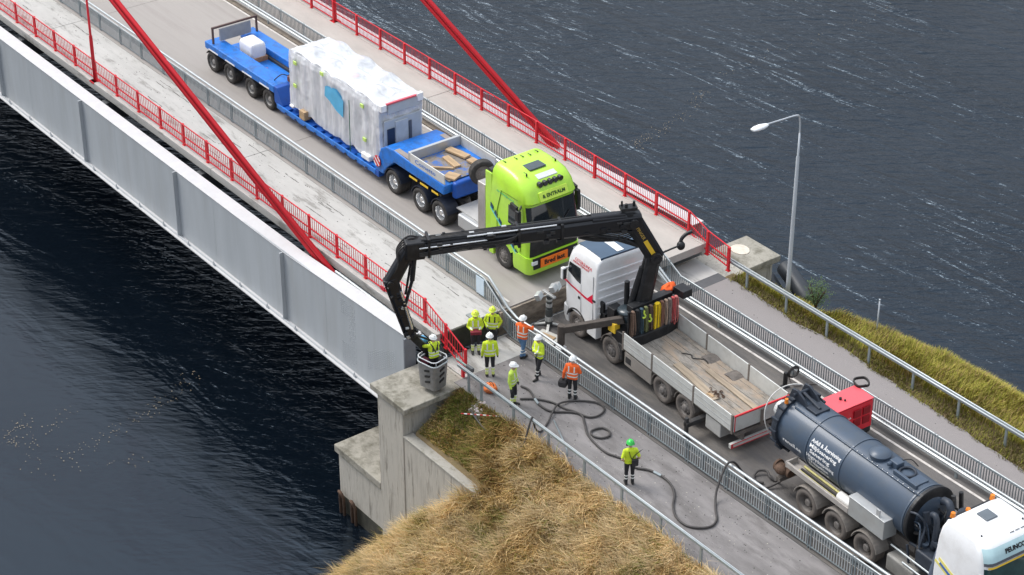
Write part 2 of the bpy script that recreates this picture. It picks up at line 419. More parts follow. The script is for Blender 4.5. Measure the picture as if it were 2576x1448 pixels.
for i in range(11):
    for j in range(30):
        x, z = -8.35 + .13 * i, -3.0 + .095 * j
        if (i < 4 and abs(z + 1.5) > .6) or (4 <= i < 8 and (j * 7 + i) % 3): bl.cyl((x, -.97, z), (x, -.985, z), .022, n=6)
for i in range(14):
    for j in range(26):
        x, z = -6.6 + .14 * i, -2.9 + .1 * j
        if abs(z + 1.6 - .5 * (x + 5.6)) < .42: bl.cyl((x, -.97, z), (x, -.985, z), .022, n=6)
bpart(bl, 'splice_bolts', girder_m, kind='stuff')
wpart(MB().box(-3.96, -3.9, -1.12, -.62, -3.2, .19).build('end_plate', M('end plate paint', (.20, .21, .23), .6)), br)
for k in range(9):
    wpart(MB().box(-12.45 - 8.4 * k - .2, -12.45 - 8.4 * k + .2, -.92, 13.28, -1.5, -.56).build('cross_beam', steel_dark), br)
wpart(MB().box(-9.9, -4.2, -.33, -.02, -.22, -.17).build('cable_tray', galv), br)
wpart(MB().tube([(-9.9, -.17, -.1), (-4.2, -.17, -.1)], .05, 8).build('service_pipe', galv_l), br)
ZA = {-.18: -.55, 12.95: -.12}
r_ = np.random.default_rng(61)
for k in range(26):                       # cracks and tar lines in the walkway
    x0_, y_ = r_.uniform(-40, -6), r_.choice([1.0, 1.55, 2.1, 2.5]) + r_.uniform(-.15, .15); L_ = r_.uniform(.5, 1.8)
    P_ = [(x0_ + L_ * t_, y_ + .05 * noise.noise(Vector((x0_ + t_ * 4, k, 0))), 0) for t_ in np.linspace(0, 1, 9)]
    w_ = [r_.uniform(.006, .022) for _ in P_]
    vv = [(x, y - w, .0245) for (x, y, _), w in zip(P_, w_)] + [(x, y + w, .0245) for (x, y, _), w in zip(P_, w_)]
    bpart(MB().add(vv, [(i, i + 1, i + 10, i + 9) for i in range(8)]), 'crack', M('dark crack', (.10, .095, .085), .95))
# stay cables: twin tubes with a thin spine between
for (xa, ya, sl) in ((-9.6, -.18, .3487), (-12.75, 12.95, .3655)):
    dirv = Vector((-1, 0, sl)).normalized(); per = Vector((sl, 0, 1)).normalized()
    for k in (-.145, .145):
        p0 = Vector((xa, ya, ZA[ya])) + per * k; p1 = p0 + dirv * 66
        wpart(MB().tube([p0, p1], .108, 12).build('stay_cable', red_c, smooth=True), br)
    p0 = Vector((xa, ya, ZA[ya])); p1 = p0 + dirv * 66
    wpart(MB().bar(p0, p1, .05, .10).build('cable_spine', M('dark red cable spine', (.14, .006, .01), .6)), br)

# ---------------------------------------------------------------- abutment
ab = thing('abutment', 'grey weathered concrete bridge abutment with jutting capped ears and a sloping wing wall', 'abutment', (-2.5, 6, WZ))
def apart(mb_, name, mat, **k): return wpart(mb_.build(name, mat, **k), ab)
apart(MB().box(-3.72, -1.5, -2.8, .02, -1.16, -.92), 'cap_slab', conc_top, bevel=.03)
apart(MB().box(-3.45, -1.85, -2.66, -.2, -9.2, -1.165), 'column', conc_old, bevel=.03)
apart(MB().box(-1.84, 2.62, -2.63, -2.28, -8.2, -2.36), 'wing_wall', conc_old, bevel=.02)
apart(MB().box(-1.83, 2.66, -2.67, -2.24, -2.355, -2.27), 'coping', M('coping concrete', (.36, .34, .30), .9, var=.25, vs=4, dirt=(.15, .14, .11), da=.8, ds=4), bevel=.02)
apart(MB().box(-6.48, -3.46, -2.56, 14.5, -9.3, -5.64), 'lower_block', conc_old, bevel=.03)
apart(MB().box(-6.49, -3.45, -2.575, 14.51, -8.6, -7.55).box(-3.46, -2.6, -2.675, -2.0, -8.6, -7.7), 'tide_band', M('wet algae band', (.05, .047, .035), .6, var=.5, vs=3, stretch=(1.5, 1.5, .6)))
apart(MB().box(-6.62, -3.47, -2.66, 14.6, -5.635, -5.3), 'block_cap', conc_top, bevel=.04)
apart(MB().box(-3.44, -1.4, -.18, 13.38, -9.2, -.97), 'body', conc_old)
apart(MB().box(-3.25, -1.905, .12, 3.0, -.965, LZ), 'top_slab', conc_walk, bevel=.02)
apart(MB().box(-3.25, -1.905, 10.17, 12.45, -.965, LZ), 'top_slab', conc_walk, bevel=.02)
apart(MB().box(-3.46, -1.45, 13.42, 15.35, -1.2, -.92), 'cap_slab', conc_top, bevel=.03)
apart(MB().box(-3.2, -1.62, 13.4, 15.1, -9.2, -1.205), 'column', conc_old, bevel=.03)
fx = [(-2.75 + .42 * cos(t) * (1 + .12 * noise.noise(Vector((cos(t) * 2, sin(t) * 2, 0)))), 14.35 + .36 * sin(t) * (1 + .15 * noise.noise(Vector((cos(t) * 2, sin(t) * 2, 5))))) for t in np.linspace(0, 2 * pi, 16, endpoint=False)]
apart(MB().prism_z(fx, -.918, -.895), 'mortar_patch', M('pale mortar', (.62, .55, .46), .9, var=.15, vs=5))
apart(MB().box(-4.05, -3.45, .8, 2.2, -5.3, -3.3), 'bearing_block', conc_old)
# black fender tubes on the far side of the abutment, rusty fender posts near the water
fm = M('fender rubber', (.03, .035, .042), .45, var=.2, vs=4)
for (a, c, r) in (((-1.9, 16.05, -1.9), (.15, 15.5, -2.35), .36), ((-2.1, 15.3, -2.3), (-.25, 14.75, -2.75), .36)):
    o = MB().tube([Vector(a).lerp(Vector(c), t) for t in (0, .03, .5, .97, 1)], [r * .9, r, r, r, r * .9], 18).build('rubber_fender', fm, smooth=True)
    tag(o, 'black rubber tube fender hung behind the far concrete ear' + (', the outer one' if r and a[1] > 16 else ', the inner one'), 'fender', 'rubber fenders')
for i, x in enumerate((-6.25, -5.45)):
    o = MB().tube([(x, -2.70, -9), (x, -2.72, -7.4), (x + .02, -2.78, -7.25), (x + .10, -2.8, -7.2), (x + .22, -2.78, -7.3), (x + .24, -2.72, -7.5), (x + .24, -2.70, -9)], .065, 8).build('mooring_post', rust, smooth=True)
    tag(o, ('rusty steel mooring hoop at the outer corner' if i == 0 else 'rusty steel mooring hoop at the inner side') + ' of the low concrete block', 'mooring post', 'mooring hoops')
# ---------------------------------------------------------------- railings
def interp(xs_, zs_): return lambda x: float(np.interp(x, xs_, zs_))
def rail_path(x0, x1, y, zf, dz, step=.5):
    xs_ = sorted(set(list(np.arange(x0, x1, step)) + [x1] + [x for x in zf.knots if x0 < x < x1]))
    return [(x, y, zf(x) + dz) for x in xs_]
class ZF:
    def __init__(s, xs_, zs_): s.knots, s.z = list(xs_), list(zs_)
    def __call__(s, x): return float(np.interp(x, s.knots, s.z))
def bars(root, me, pts, name, limit=300, nearkey=None):
    """first `limit` bars that show largest as objects, the rest joined"""
    pts = sorted(pts, key=lambda p: (Vector(p) - CAMPOS).length)
    for p in pts[:limit]:
        o = link(name, me); o.location = p; wpart(o, root)
    if len(pts) > limit:
        n0 = len(me.vertices); co = np.empty(n0 * 3); me.vertices.foreach_get('co', co); co = co.reshape(-1, 3)
        fs = [tuple(p.vertices) for p in me.polygons]; v = []; f = []
        for i, p in enumerate(pts[limit:]):
            v += [tuple(c) for c in co + np.array(p)]; f += [tuple(q + i * n0 for q in a) for a in fs]
        m2 = bpy.data.meshes.new(name + '_run'); m2.from_pydata(v, [], f); m2.materials.append(me.materials[0])
        o = link(name + '_run', m2); o['kind'] = 'stuff'; wpart(o, root)

zr_near = ZF([XL, -4.65, -3.35, -2.15], [.02, .02, -.44, -.92])
zr_far = ZF([XL, -3.73, -2.6, -1.35], [.02, .02, -.36, -.52])
def red_railing(y, zf, posts, xe, label, side):
    r = thing('red_railing', label, 'railing', (-20, y, 0))
    pm = MB().box(-.05, .05, -.045, .045, -.02, 1.03).mesh('post', red_p)
    foot = MB().box(-.09, .09, -.07, .07, -.02, .015).mesh('foot_plate', red_p)
    for x in posts:
        o = link('post', pm); o.location = (x, y, zf(x)); wpart(o, r)
        o2 = link('foot_plate', foot); o2.location = (x, y, zf(x)); wpart(o2, r)
    for dz, w, h in ((.13, .04, .045), (.47, .04, .05), (1.02, .045, .03)):
        P = rail_path(posts[0], xe, y - side * .03, zf, dz, 2.0)
        m = MB()
        for a, c in zip(P[:-1], P[1:]): m.bar(a, c, w, h)
        wpart(m.build('rail', red_p), r)
    bw = .009 if side > 0 else .0075
    bm_ = MB().box(-bw, bw, -bw, bw, .13, 1.01).mesh('bar', red_p)
    pts = []
    x = posts[0] + .15
    while x < xe:
        if min(abs(x - q) for q in posts) > .07: pts.append((x, y - side * .03, zf(x)))
        x += .1535 if side > 0 else .112
    bars(r, bm_, pts, 'bar')
    return r
near_posts = [-4.65 - 1.975 * k for k in range(18, -1, -1)] + [-3.35, -2.15]
far_posts = [-3.73 - 1.965 * k for k in range(17, -1, -1)] + [-2.6, -1.35]
red_railing(.36, zr_near, near_posts, -2.12, 'red painted railing of the walkway beside the pale girder, its end bent down', 1)
red_railing(12.42, zr_far, far_posts, -1.32, 'red painted railing on the far edge of the bridge above open water', -1)
# red lamp posts that rise out of the picture from both railings
for (x, y, lab) in ((-30.35, .33, 'tall slender red lamp post rising from the near red railing'), (-29.3, 12.5, 'red lamp post rising from the far red railing at the top edge')):
    t = thing('red_lamp_post', lab, 'lamp post', (x, y, 0), group='red bridge lamp posts')
    MB().tube([(0, 0, -.05), (0, 0, 2.2), (0, 0, 2.25), (0, 0, 8.6)], [.085, .08, .055, .04], 12).build('pole', red_p, t, smooth=True)
    MB().box(-.2, .2, -.2, .2, -.04, .03).build('base_plate', red_p, t)
    s = 1 if y < 5 else -1
    MB().tube(spline([(0, 0, 8.5), (0, .1 * s, 8.9), (0, .6 * s, 9.1), (0, 1.3 * s, 9.15)], 5), .035, 8).build('arm', red_p, t, smooth=True)
    MB().ellipsoid((0, 1.6 * s, 9.13), (.14, .36, .08)).build('lamp_head', M('lamp head grey', (.6, .6, .6), .4), t, smooth=True)

# grey picket fences along the carriageway with a broad guard beam behind
zf_near = ZF([XL, -4.75, -4.1, -3.6, -3.0, 40], [0, -.02, -.42, -.78, -.97, -.9])
zf_near.knots[-1] = 40
zf_near = ZF([XL, -4.75, -4.1, -3.6, -3.0, -1.5, 40], [0, -.02, -.42, -.78, -.98, -.91, -.9])
zf_far = ZF([XL, -3.4, -2.4, -1.5, 40], [0, 0, -.45, -.9, -.9])
def grey_fence(y, zf, label, side, x0, x1, ph):
    r = thing('grey_fence', label, 'fence', (-5, y, 0))
    pm = MB().box(-.075, -.045, -.02, .02, -.05, .94).box(.045, .075, -.02, .02, -.05, .94).mesh('post', galv)
    xp = [ph + 2.0 * k for k in range(int((x0 - ph) // 2) + 1, int((x1 - ph) // 2) + 1)]
    for x in xp:
        o = link('post', pm); o.location = (x, y, zf(x)); wpart(o, r)
    for dz in (.12, .84):
        P = rail_path(x0, x1, y, zf, dz, 2.0); m = MB()
        for a, c in zip(P[:-1], P[1:]): m.bar(a, c, .035, .035)
        wpart(m.build('rail', galv), r)
    # handrail tube on top
    P = rail_path(x0, x1, y, zf, .90, 1.0)
    wpart(MB().tube(P, .026, 8).build('handrail', galv_l, smooth=True), r)
    bm_ = MB().box(-.016, .016, -.012, .012, .12, .84).mesh('bar', galv_l if y < 5 else M('shade-toned fence steel', (.17, .19, .20), .5, metal=.3))  # far bars get a darker colour that paints in their backlit shade
    pts = []
    x = x0
    while x < x1:
        if min(abs(x - q) for q in xp) > .1: pts.append((x, y, zf(x)))
        x += .1176
    bars(r, bm_, pts, 'bar')
    # mesh infill strips (thin horizontal wires)
    return r, xp
grey_fence(3.12, zf_near, 'grey picket fence between the near walkway and the carriageway, sagging at the step', -1, -41, 19, -15.1)
grey_fence(10.1, zf_far, 'grey picket fence between the carriageway and the far footpath', 1, -36, 21, -30.2)
def guard(y, zf, label, x0, x1, top, ph, s):
    r = thing('guard_rail', label, 'guard rail', (0, y, 0))
    prof = [(0, .0), (s * .02, .03), (s * .05, .06), (s * .05, .13), (s * .02, .15), (s * .02, .17), (s * .05, .20), (s * .05, .27), (s * .02, .30), (0, .33)]
    if s < 0: prof = [(a, b_ * .55 + .15) for a, b_ in prof]
    P = rail_path(x0, x1, y, zf, top - .33, 1.0)
    m = MB(); rings = [[(px, py + a, pz + b_) for a, b_ in prof] for px, py, pz in P]
    m.loft(rings, 0, False, False)
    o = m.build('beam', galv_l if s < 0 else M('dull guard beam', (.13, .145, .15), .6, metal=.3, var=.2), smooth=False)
    sm = o.modifiers.new('thick', 'SOLIDIFY'); sm.thickness = .012; sm.offset = 0
    wpart(o, r)
    pm = MB().box(-.05, .05, -.03, .03, -.05, top - .06).mesh('post', galv)
    k = 0
    while x0 + ph + 4 * k < x1:
        x = x0 + ph + 4 * k; k += 1
        o = link('post', pm); o.location = (x, y - s * .035, zf(x)); wpart(o, r)
    return r
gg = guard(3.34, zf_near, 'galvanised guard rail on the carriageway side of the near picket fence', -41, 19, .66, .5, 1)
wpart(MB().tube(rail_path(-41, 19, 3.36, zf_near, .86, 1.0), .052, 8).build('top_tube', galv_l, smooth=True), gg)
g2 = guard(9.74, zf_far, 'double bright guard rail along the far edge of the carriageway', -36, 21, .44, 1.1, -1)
wpart(MB().tube(rail_path(-36, 21, 9.76, zf_far, .53, 1.0), .045, 8).build('top_tube', galv_l, smooth=True), g2)

# handrails of the two footpaths on land
def pipe_rail(y, x0, x1, label, posts, dz, twin):
    r = thing('pipe_handrail', label, 'handrail', ((x0 + 4), y, LZ))
    pm = MB().box(-.045, .045, -.03, .03, -.75, dz - .04).mesh('post', galv)
    for x in posts:
        o = link('post', pm); o.location = (x, y, LZ); wpart(o, r)
    if twin:
        for k in (-.07, .07):
            wpart(MB().tube([(x0, y + k, LZ + dz), (x1, y + k, LZ + dz)], .03, 8).build('rail', galv_l, smooth=True), r)
        wpart(MB().box(x0, x1, y - .07, y + .07, LZ + dz - .10, LZ + dz - .03).build('beam', galv), r)
    else:
        wpart(MB().box(x0, x1, y - .05, y + .05, LZ + dz - .085, LZ + dz + .025).build('rail', galv, bevel=.015), r)
        wpart(MB().tube([(x0, y, LZ + dz + .035), (x1, y, LZ + dz + .035)], .024, 8).build('handrail', galv_l, smooth=True), r)
    return r
pipe_rail(-.26, -1.75, 19, 'low grey steel rail between the near footpath and the dry grass bank', [-1.1, -.35] + [1.55 + 1.98 * k for k in range(9)], .83, False)
pipe_rail(12.55, -1.6, 22, 'double-tube steel rail between the far footpath and the green bank', [-.4 + 2.2 * k for k in range(10)], .80, True)
# small signs / bracket at the railing end
t = thing('rail_bracket', 'short greenish steel bracket across the end of the near red railing', 'bracket', (-1.95, .1, -.3))
MB().box(-.42, .25, -.03, .03, -.03, .04).build('arm', M('weathered green steel', (.22, .32, .30), .6, var=.2), t, bevel=.01)
MB().box(.25, .62, -.06, .06, -.07, .10).build('clamp', steel_dark, t, bevel=.02)
MB().box(-.06, .06, -.05, .05, -.58, -.02).build('leg', red_p, t, bevel=.01)

# grey street lamp on the far bank
t = thing('street_lamp', 'tall grey street lamp with a curved arm on the far bank', 'street lamp', (1.04, 13.35, -.98))
lm = M('lamp pole grey', (.50, .53, .56), .45, metal=.2, var=.06)
MB().tube([(0, 0, 0), (0, 0, .8), (0, 0, 6.15), (0, 0, 6.2), (0, 0, 7.15)], [.09, .085, .065, .042, .036], 14).build('pole', lm, t, smooth=True)
MB().box(-.17, .17, -.17, .17, -.04, .04).build('base_plate', lm, t)
MB().tube(spline([(0, 0, 7.1), (0, -.02, 7.55), (0, -.10, 7.86), (0, -.32, 7.94), (0, -1.0, 7.98), (0, -1.75, 8.02)], 6), .032, 10).build('arm', lm, t, smooth=True)
MB().loft([[(a * w, -1.65 - d, 8.02 + c * h - .02) for a, c in [(cos(q), sin(q)) for q in np.linspace(0, 2 * pi, 12, endpoint=False)]] for d, w, h in ((0, .05, .04), (.1, .11, .06), (.35, .17, .09), (.6, .16, .08), (.78, .10, .05))]).build('lamp_head', M('lamp head white', (.82, .83, .84), .4), t, smooth=True)
t = thing('marker_pole', 'thin grey marker pole standing in the grass of the far bank', 'pole', (4.89, 14.3, -1.15))
MB().tube([(0, 0, -.1), (0, 0, 1.6)], .028, 8).build('shaft', lm, t, smooth=True)
MB().tube([(0, 0, 1.6), (0, 0, 1.66)], .034, 8).build('cap', lm, t, smooth=True)

# ---------------------------------------------------------------- vegetation
def blades(name, N, region, zfun, lens, width, colfun, dirfun, seed, lean=(.25, .7)):
    r = np.random.default_rng(seed)
    P = []
    while len(P) < N:
        x = r.uniform(region[0], region[1]); y = r.uniform(region[2], region[3])
        z_ = zfun(x, y)
        if z_ is None: continue
        P.append((x, y, z_ - .03))
    P = np.array(P); L = np.array([lens(p, r) for p in P])
    ang = np.array([dirfun(p) for p in P]) + r.normal(0, .75, N)
    ln = r.uniform(lean[0], lean[1], N)
    d = np.stack([np.cos(ang), np.sin(ang), np.zeros(N)], 1)
    sd_ = np.stack([-np.sin(ang + r.normal(0, .8, N)), np.cos(ang), np.zeros(N)], 1); sd_ /= np.linalg.norm(sd_, axis=1)[:, None]
    w = width * r.uniform(.6, 1.4, N)
    up = np.array([0, 0, 1.])
    a = P; m = P + d * (L * ln * .35)[:, None] + up * (L * .6)[:, None]
    tp = P + d * (L * ln)[:, None] + up * (L * (1 - .35 * ln))[:, None]
    W = sd_ * w[:, None]
    V = np.stack([a - W, a + W, m + W * .8, m - W * .8, tp], 1).reshape(-1, 3)
    me = bpy.data.meshes.new(name)
    nv = N * 5
    me.vertices.add(nv); me.vertices.foreach_set('co', V.astype(np.float32).ravel())
    base = (np.arange(N) * 5)[:, None]
    quad = base + np.array([[0, 1, 2, 3]]); tri = base + np.array([[3, 2, 4]])
    loops = np.concatenate([quad, tri], 1).ravel()
    me.loops.add(N * 7); me.loops.foreach_set('vertex_index', loops.astype(np.int32))
    st = np.stack([np.arange(N) * 7, np.arange(N) * 7 + 4], 1).ravel(); tot = np.tile([4, 3], N)
    me.polygons.add(N * 2); me.polygons.foreach_set('loop_start', st.astype(np.int32)); me.polygons.foreach_set('loop_total', tot.astype(np.int32))
    me.update(calc_edges=True)
    colr = np.array([colfun(p, r) for p in P]); c4_ = np.ones((N, 5, 4)); c4_[:, :, :3] = colr[:, None, :]
    at = me.color_attributes.new('tint', 'FLOAT_COLOR', 'POINT'); at.data.foreach_set('color', c4_.astype(np.float32).ravel())
    me.materials.append(mat_attr('grass blades'))
    o = link(name, me); o['kind'] = 'stuff'
    return o
def nz2(x, y, s, o=0.): return noise.noise(Vector((x * s, y * s, o)))
def near_z(x, y):
    if x < -1.46 and y > -2.85: return None
    if x < -3.4 and y > -2.75: return None
    if -3.5 < x < 2.66 and -2.69 < y < -2.22: return None
    z_ = bank_z(x, y)
    return None if z_ < WZ + .05 else z_
def near_col(p, r):
    x, y, _ = p
    g = nz2(x, y, .55, 2.) + .35 * nz2(x, y, 2.1, 7.)
    up_ = (1 if y > -2.3 else 0)
    dry = np.array([.60, .42, .175]) * (1.15 - .6 * r.random())
    pale = np.array([.82, .62, .34]) * (1.05 - .45 * r.random())
    brown = np.array([.33, .20, .07]) * (1 - .3 * r.random()); green = np.array([.19, .21, .035]) * (1 - .3 * r.random())
    t = nz2(x, y, .9, 11.) + .25 * r.normal() + (.32 if not up_ else -.28 + max(0, x - 1.5) * .16)
    c = pale if t > .22 else dry if t > -.2 else brown
    if g > .40 - (.16 if up_ and x < 2.5 else 0) and r.random() < .5: c = green
    if up_ and x < 1.8 and r.random() < .42: c = green * .85
    if r.random() < .07: c = green * 1.1
    return c
def clump(x, y, s_=.46):
    wx, wy = x + .22 * nz2(x, y, 2.2, 40.), y + .22 * nz2(x, y, 2.2, 50.)
    i, j = math.floor(wx / s_), math.floor(wy / s_)
    h = (i * 73856093) ^ (j * 19349663); h = (h * 2654435761) & 0xffffffff
    return (h & 255) / 255., ((h >> 8) & 255) / 255., ((h >> 16) & 255) / 255., (i + .5) * s_, (j + .5) * s_
def near_len(p, r):
    x, y, _ = p; c = clump(x, y)
    if y > -2.3 and x < 1.2: return .16 + .20 * r.random() * (.5 + c[0])
    return (.30 + .50 * r.random()) * (.65 + .7 * c[0])
def near_dir(p):
    c = clump(p[0], p[1]); return -1.9 + 1.3 * nz2(p[0], p[1], .45, 20.) + 1.5 * (c[1] - .5)
_nc = near_col
def near_col2(p, r):
    c = clump(p[0], p[1]); q = _nc(p, r) * (.84 + .30 * c[2])
    return q * (np.array([1.05, 1.0, .9]) if c[1] > .5 else 1)
blades('dry_grass', 210000, (-5.2, 16.5, -11.5, -.30), near_z, near_len, .0095, near_col2, near_dir, 3, (.25, 1.0))
bpy.data.objects['dry_grass']['label'] = 'tall dry tan grass with green tufts covering the near bank'; bpy.data.objects['dry_grass']['category'] = 'grass'
def far_edge(x): return float(np.interp(x, [q[0] for q in pe2], [q[1] for q in pe2]))
def far_z(x, y):
    if x < -1.3 and y < 12.62: return None
    if x < -1.42: return None
    e = far_edge(x)
    if y < e - .12 + .10 * nz2(x, y, 3., 1.): return None
    if y > crest(x) + 2.2: return None
    return bank_z(x, y)
def far_col(p, r):
    x, y, _ = p
    near_rail = y < 12.95
    lime = np.array([.37, .37, .06]) * (1 - .35 * r.random()); yel = np.array([.50, .42, .10]) * (1 - .3 * r.random())
    olive = np.array([.17, .165, .04]) * (1 - .3 * r.random()); tan = np.array([.46, .32, .14]) * (1 - .3 * r.random()); brn = np.array([.25, .18, .10]) * (1 - .3 * r.random())
    q = r.random() + .5 * nz2(x, y, .8, 5.)
    if near_rail: return olive if q < .35 else brn if q < .7 else lime
    return (lime if q < .42 else yel if q < .72 else tan if q < .95 else olive) * (.85 + .3 * clump(x, y, .6)[0])
def far_len(p, r): return (.10 + .16 * r.random()) if p[1] < 12.95 else (.22 + .30 * r.random()) * (.85 + .3 * clump(p[0], p[1], .6)[1])
blades('green_grass', 70000, (-1.4, 17, 11.7, 17.2), far_z, far_len, .0095, far_col, lambda p: .6 + 1.4 * nz2(p[0], p[1], .5, 9.), 4, (.15, .6))
bpy.data.objects['green_grass']['label'] = 'lush yellow-green grass on the far bank'; bpy.data.objects['green_grass']['category'] = 'grass'
# bush by the lamp: stems and leaf clumps
t = thing('bush', 'small leafy green bush on the far bank beside the street lamp', 'bush', (1.95, 14.0, -1.2))
st = MB()
for k in range(9):
    a = k * 2.39; st.tube(spline([(0, 0, -.1), (.12 * cos(a), .12 * sin(a), .35), (.35 * cos(a), .35 * sin(a), .8 + .25 * random.random())], 4), [.018] * 9, 5)
st.build('stems', rust, t)
r_ = np.random.default_rng(5); lf = MB()
for k in range(1500):
    d = r_.normal(size=3); d /= np.linalg.norm(d); rr = r_.random() ** .45
    c = np.array([.52, .5, .58]) * d * rr * (1 + .75 * noise.noise(Vector(d * 2.6))) + np.array([0, 0, .62])
    a, e = r_.uniform(0, 6.28), r_.uniform(-.6, .9); s_ = r_.uniform(.02, .042)
    u = np.array([cos(a), sin(a), e]); u /= np.linalg.norm(u); v = np.cross(u, [0, 0, 1.]); v /= np.linalg.norm(v)
    lf.add([c - u * s_, c + v * s_ * .5, c + u * s_, c - v * s_ * .5], [(0, 1, 2, 3)])
lf.build('leaves', M('bush leaves', (.055, .10, .022), .6, var=.5, vs=9), t, kind='stuff')
# leaves adrift on the water in thin trails
r_ = np.random.default_rng(8); lv = MB()
trails = [([(-25.6, 33.0), (-24.1, 30.3), (-23.3, 27.7), (-23, 25.9)], 150), ([(-26.4, 35.2), (-27, 39.5), (-26.9, 44), (-27.6, 49.4)], 60), ([(-18.2, -2.3), (-17, -4.3), (-16.6, -6.2), (-16.2, -7.9), (-16, -9.6)], 120), ([(-19.5, -9.4), (-18.9, -10.1), (-18.4, -10.9), (-17.5, -10.1)], 70), ([(-14, -7), (-16, -11), (-19, -8)], 60)]
for pts, cnt in trails:
    pp = spline([(a, b_, 0) for a, b_ in pts], 12)
    for k in range(cnt):
        q = pp[int(r_.integers(len(pp)))]; x, y = q.x + r_.normal(0, .25), q.y + r_.normal(0, .25); s_ = r_.uniform(.012, .038); a = r_.uniform(0, 6.28)
        lv.add([(x + s_ * cos(a + h), y + s_ * sin(a + h) * .7, WZ + .03) for h in (0, 1.57, 3.14, 4.71)], [(0, 1, 2, 3)])
o = lv.build('floating_leaves', M('dead leaves', (.30, .24, .16), .8, var=.4, vs=6), kind='stuff'); o['label'] = 'thin trails of dead leaves drifting on the dark water'; o['category'] = 'leaves'

# grit, crumbs and small leaves scattered on the paving
r_ = np.random.default_rng(77); gv = MB()
for k in range(900):
    if k < 520: x, y, z = r_.uniform(-3, 15), r_.uniform(-.3, 2.95), LZ
    elif k < 570: x, y, z = r_.uniform(-1.2, 15), min(r_.uniform(10.3, 12.2), 12.1), LZ
    else: x, y, z = r_.uniform(-38, -4.5), r_.uniform(.6, 2.9), .02
    s_ = r_.uniform(.008, .03); a = r_.uniform(0, 6.28)
    gv.add([(x + s_ * cos(a + h) * e, y + s_ * sin(a + h) * e, z + zz_) for zz_, e in ((.002, 1), (.012, .6)) for h in (0, 1.57, 3.14, 4.71)], [(4, 5, 6, 7), (0, 1, 5, 4), (1, 2, 6, 5), (2, 3, 7, 6), (3, 0, 4, 7)], int(r_.random() < .4))
o = gv.build('grit', [M('dark grit', (.06, .055, .05), .9), M('pale grit', (.45, .42, .36), .9)], kind='stuff'); o['label'] = 'scattered grit and crumbs on the footpaths'; o['category'] = 'grit'
# ---------------------------------------------------------------- vehicle kit
blue = M('trailer blue paint', (.012, .17, .60), .42, var=.14, vs=3, dirt=(.035, .085, .19), da=.75, ds=2.8, coat=.15)
blue_d = M('trailer blue frame', (.008, .085, .40), .45, var=.2, vs=3, dirt=(.02, .05, .16), da=.6, ds=3)
lime = M('lime green paint', (.46, .78, .05), .28, var=.05, vs=1.5, coat=.4, dirt=(.30, .46, .07), da=.3, ds=1.4)
white_t = M('white truck paint', (.80, .80, .80), .28, var=.02, vs=1, coat=.4, dirt=(.55, .53, .50), da=.35, ds=1.2)
navy = M('navy roof paint', (.045, .085, .14), .28, var=.08, coat=.4)
black_p = M('black crane paint', (.011, .0115, .0135), .45, var=.2, vs=5, dirt=(.05, .05, .052), da=.5, ds=4)
black_b = M('crane boom steel', (.011, .012, .0155), .36, var=.15, vs=3, stretch=(1, 1, 1))
dark_m = M('chassis dark', (.035, .035, .037), .65, var=.3, vs=6, dirt=(.10, .085, .07), da=.6, ds=5)
dusty = M('dusty chassis', (.16, .14, .125), .85, var=.25, vs=4, dirt=(.08, .07, .06), da=.7, ds=5)
alu = M('aluminium sheet', (.52, .53, .53), .42, metal=.5, var=.12, vs=3, dirt=(.35, .33, .31), da=.5, ds=3)
alu_l = M('pale aluminium boards', (.60, .60, .57), .5, metal=.15, var=.08, vs=2, dirt=(.42, .40, .36), da=.5, ds=2.5)
chrome = M('polished rim', (.75, .75, .75), .25, metal=.8, var=.1, vs=8)
rim_d = M('dusty rim', (.22, .20, .185), .7, metal=.2, var=.2, vs=8)
glass = M('dark cab glass', (.012, .016, .020), .06, var=.1, spec=.8)
glass_t = M('teal cab glass', (.015, .055, .055), .08, var=.3, vs=4, spec=.8)
orange_l = M('orange beacon', (.75, .22, .02), .3, var=.3, vs=12)
tank_m = M('blue grey tank paint', (.055, .080, .118), .40, var=.08, vs=1.2, coat=.15, dirt=(.075, .085, .095), da=.5, ds=1.3)
tank_d = M('dark pump steel', (.025, .032, .045), .5, var=.25, vs=6)
wood = M('rough timber', (.42, .29, .17), .85, var=.25, vs=5, stretch=(.3, 3, 3))
wood_d = M('worn truck bed', (.25, .225, .195), .9, var=.4, vs=5, bump=.4, bs=20, dirt=(.36, .275, .20), da=.8, ds=1.6, stretch=(.5, 1.2, 1), dlo=.47, dhi=.60)
red_m = M('red sheet metal', (.72, .018, .035), .35, var=.06, vs=2, coat=.2)
white_m = M('white print', (.82, .82, .82), .5, var=.03)
black_m = M('black print', (.015, .015, .016), .5, var=.05)
red_t = M('red print', (.60, .03, .04), .5, var=.05)
yellow_t = M('yellow print', (.80, .52, .04), .5, var=.08)
orange_s = M('orange sign', (.95, .20, .015), .5, var=.05)

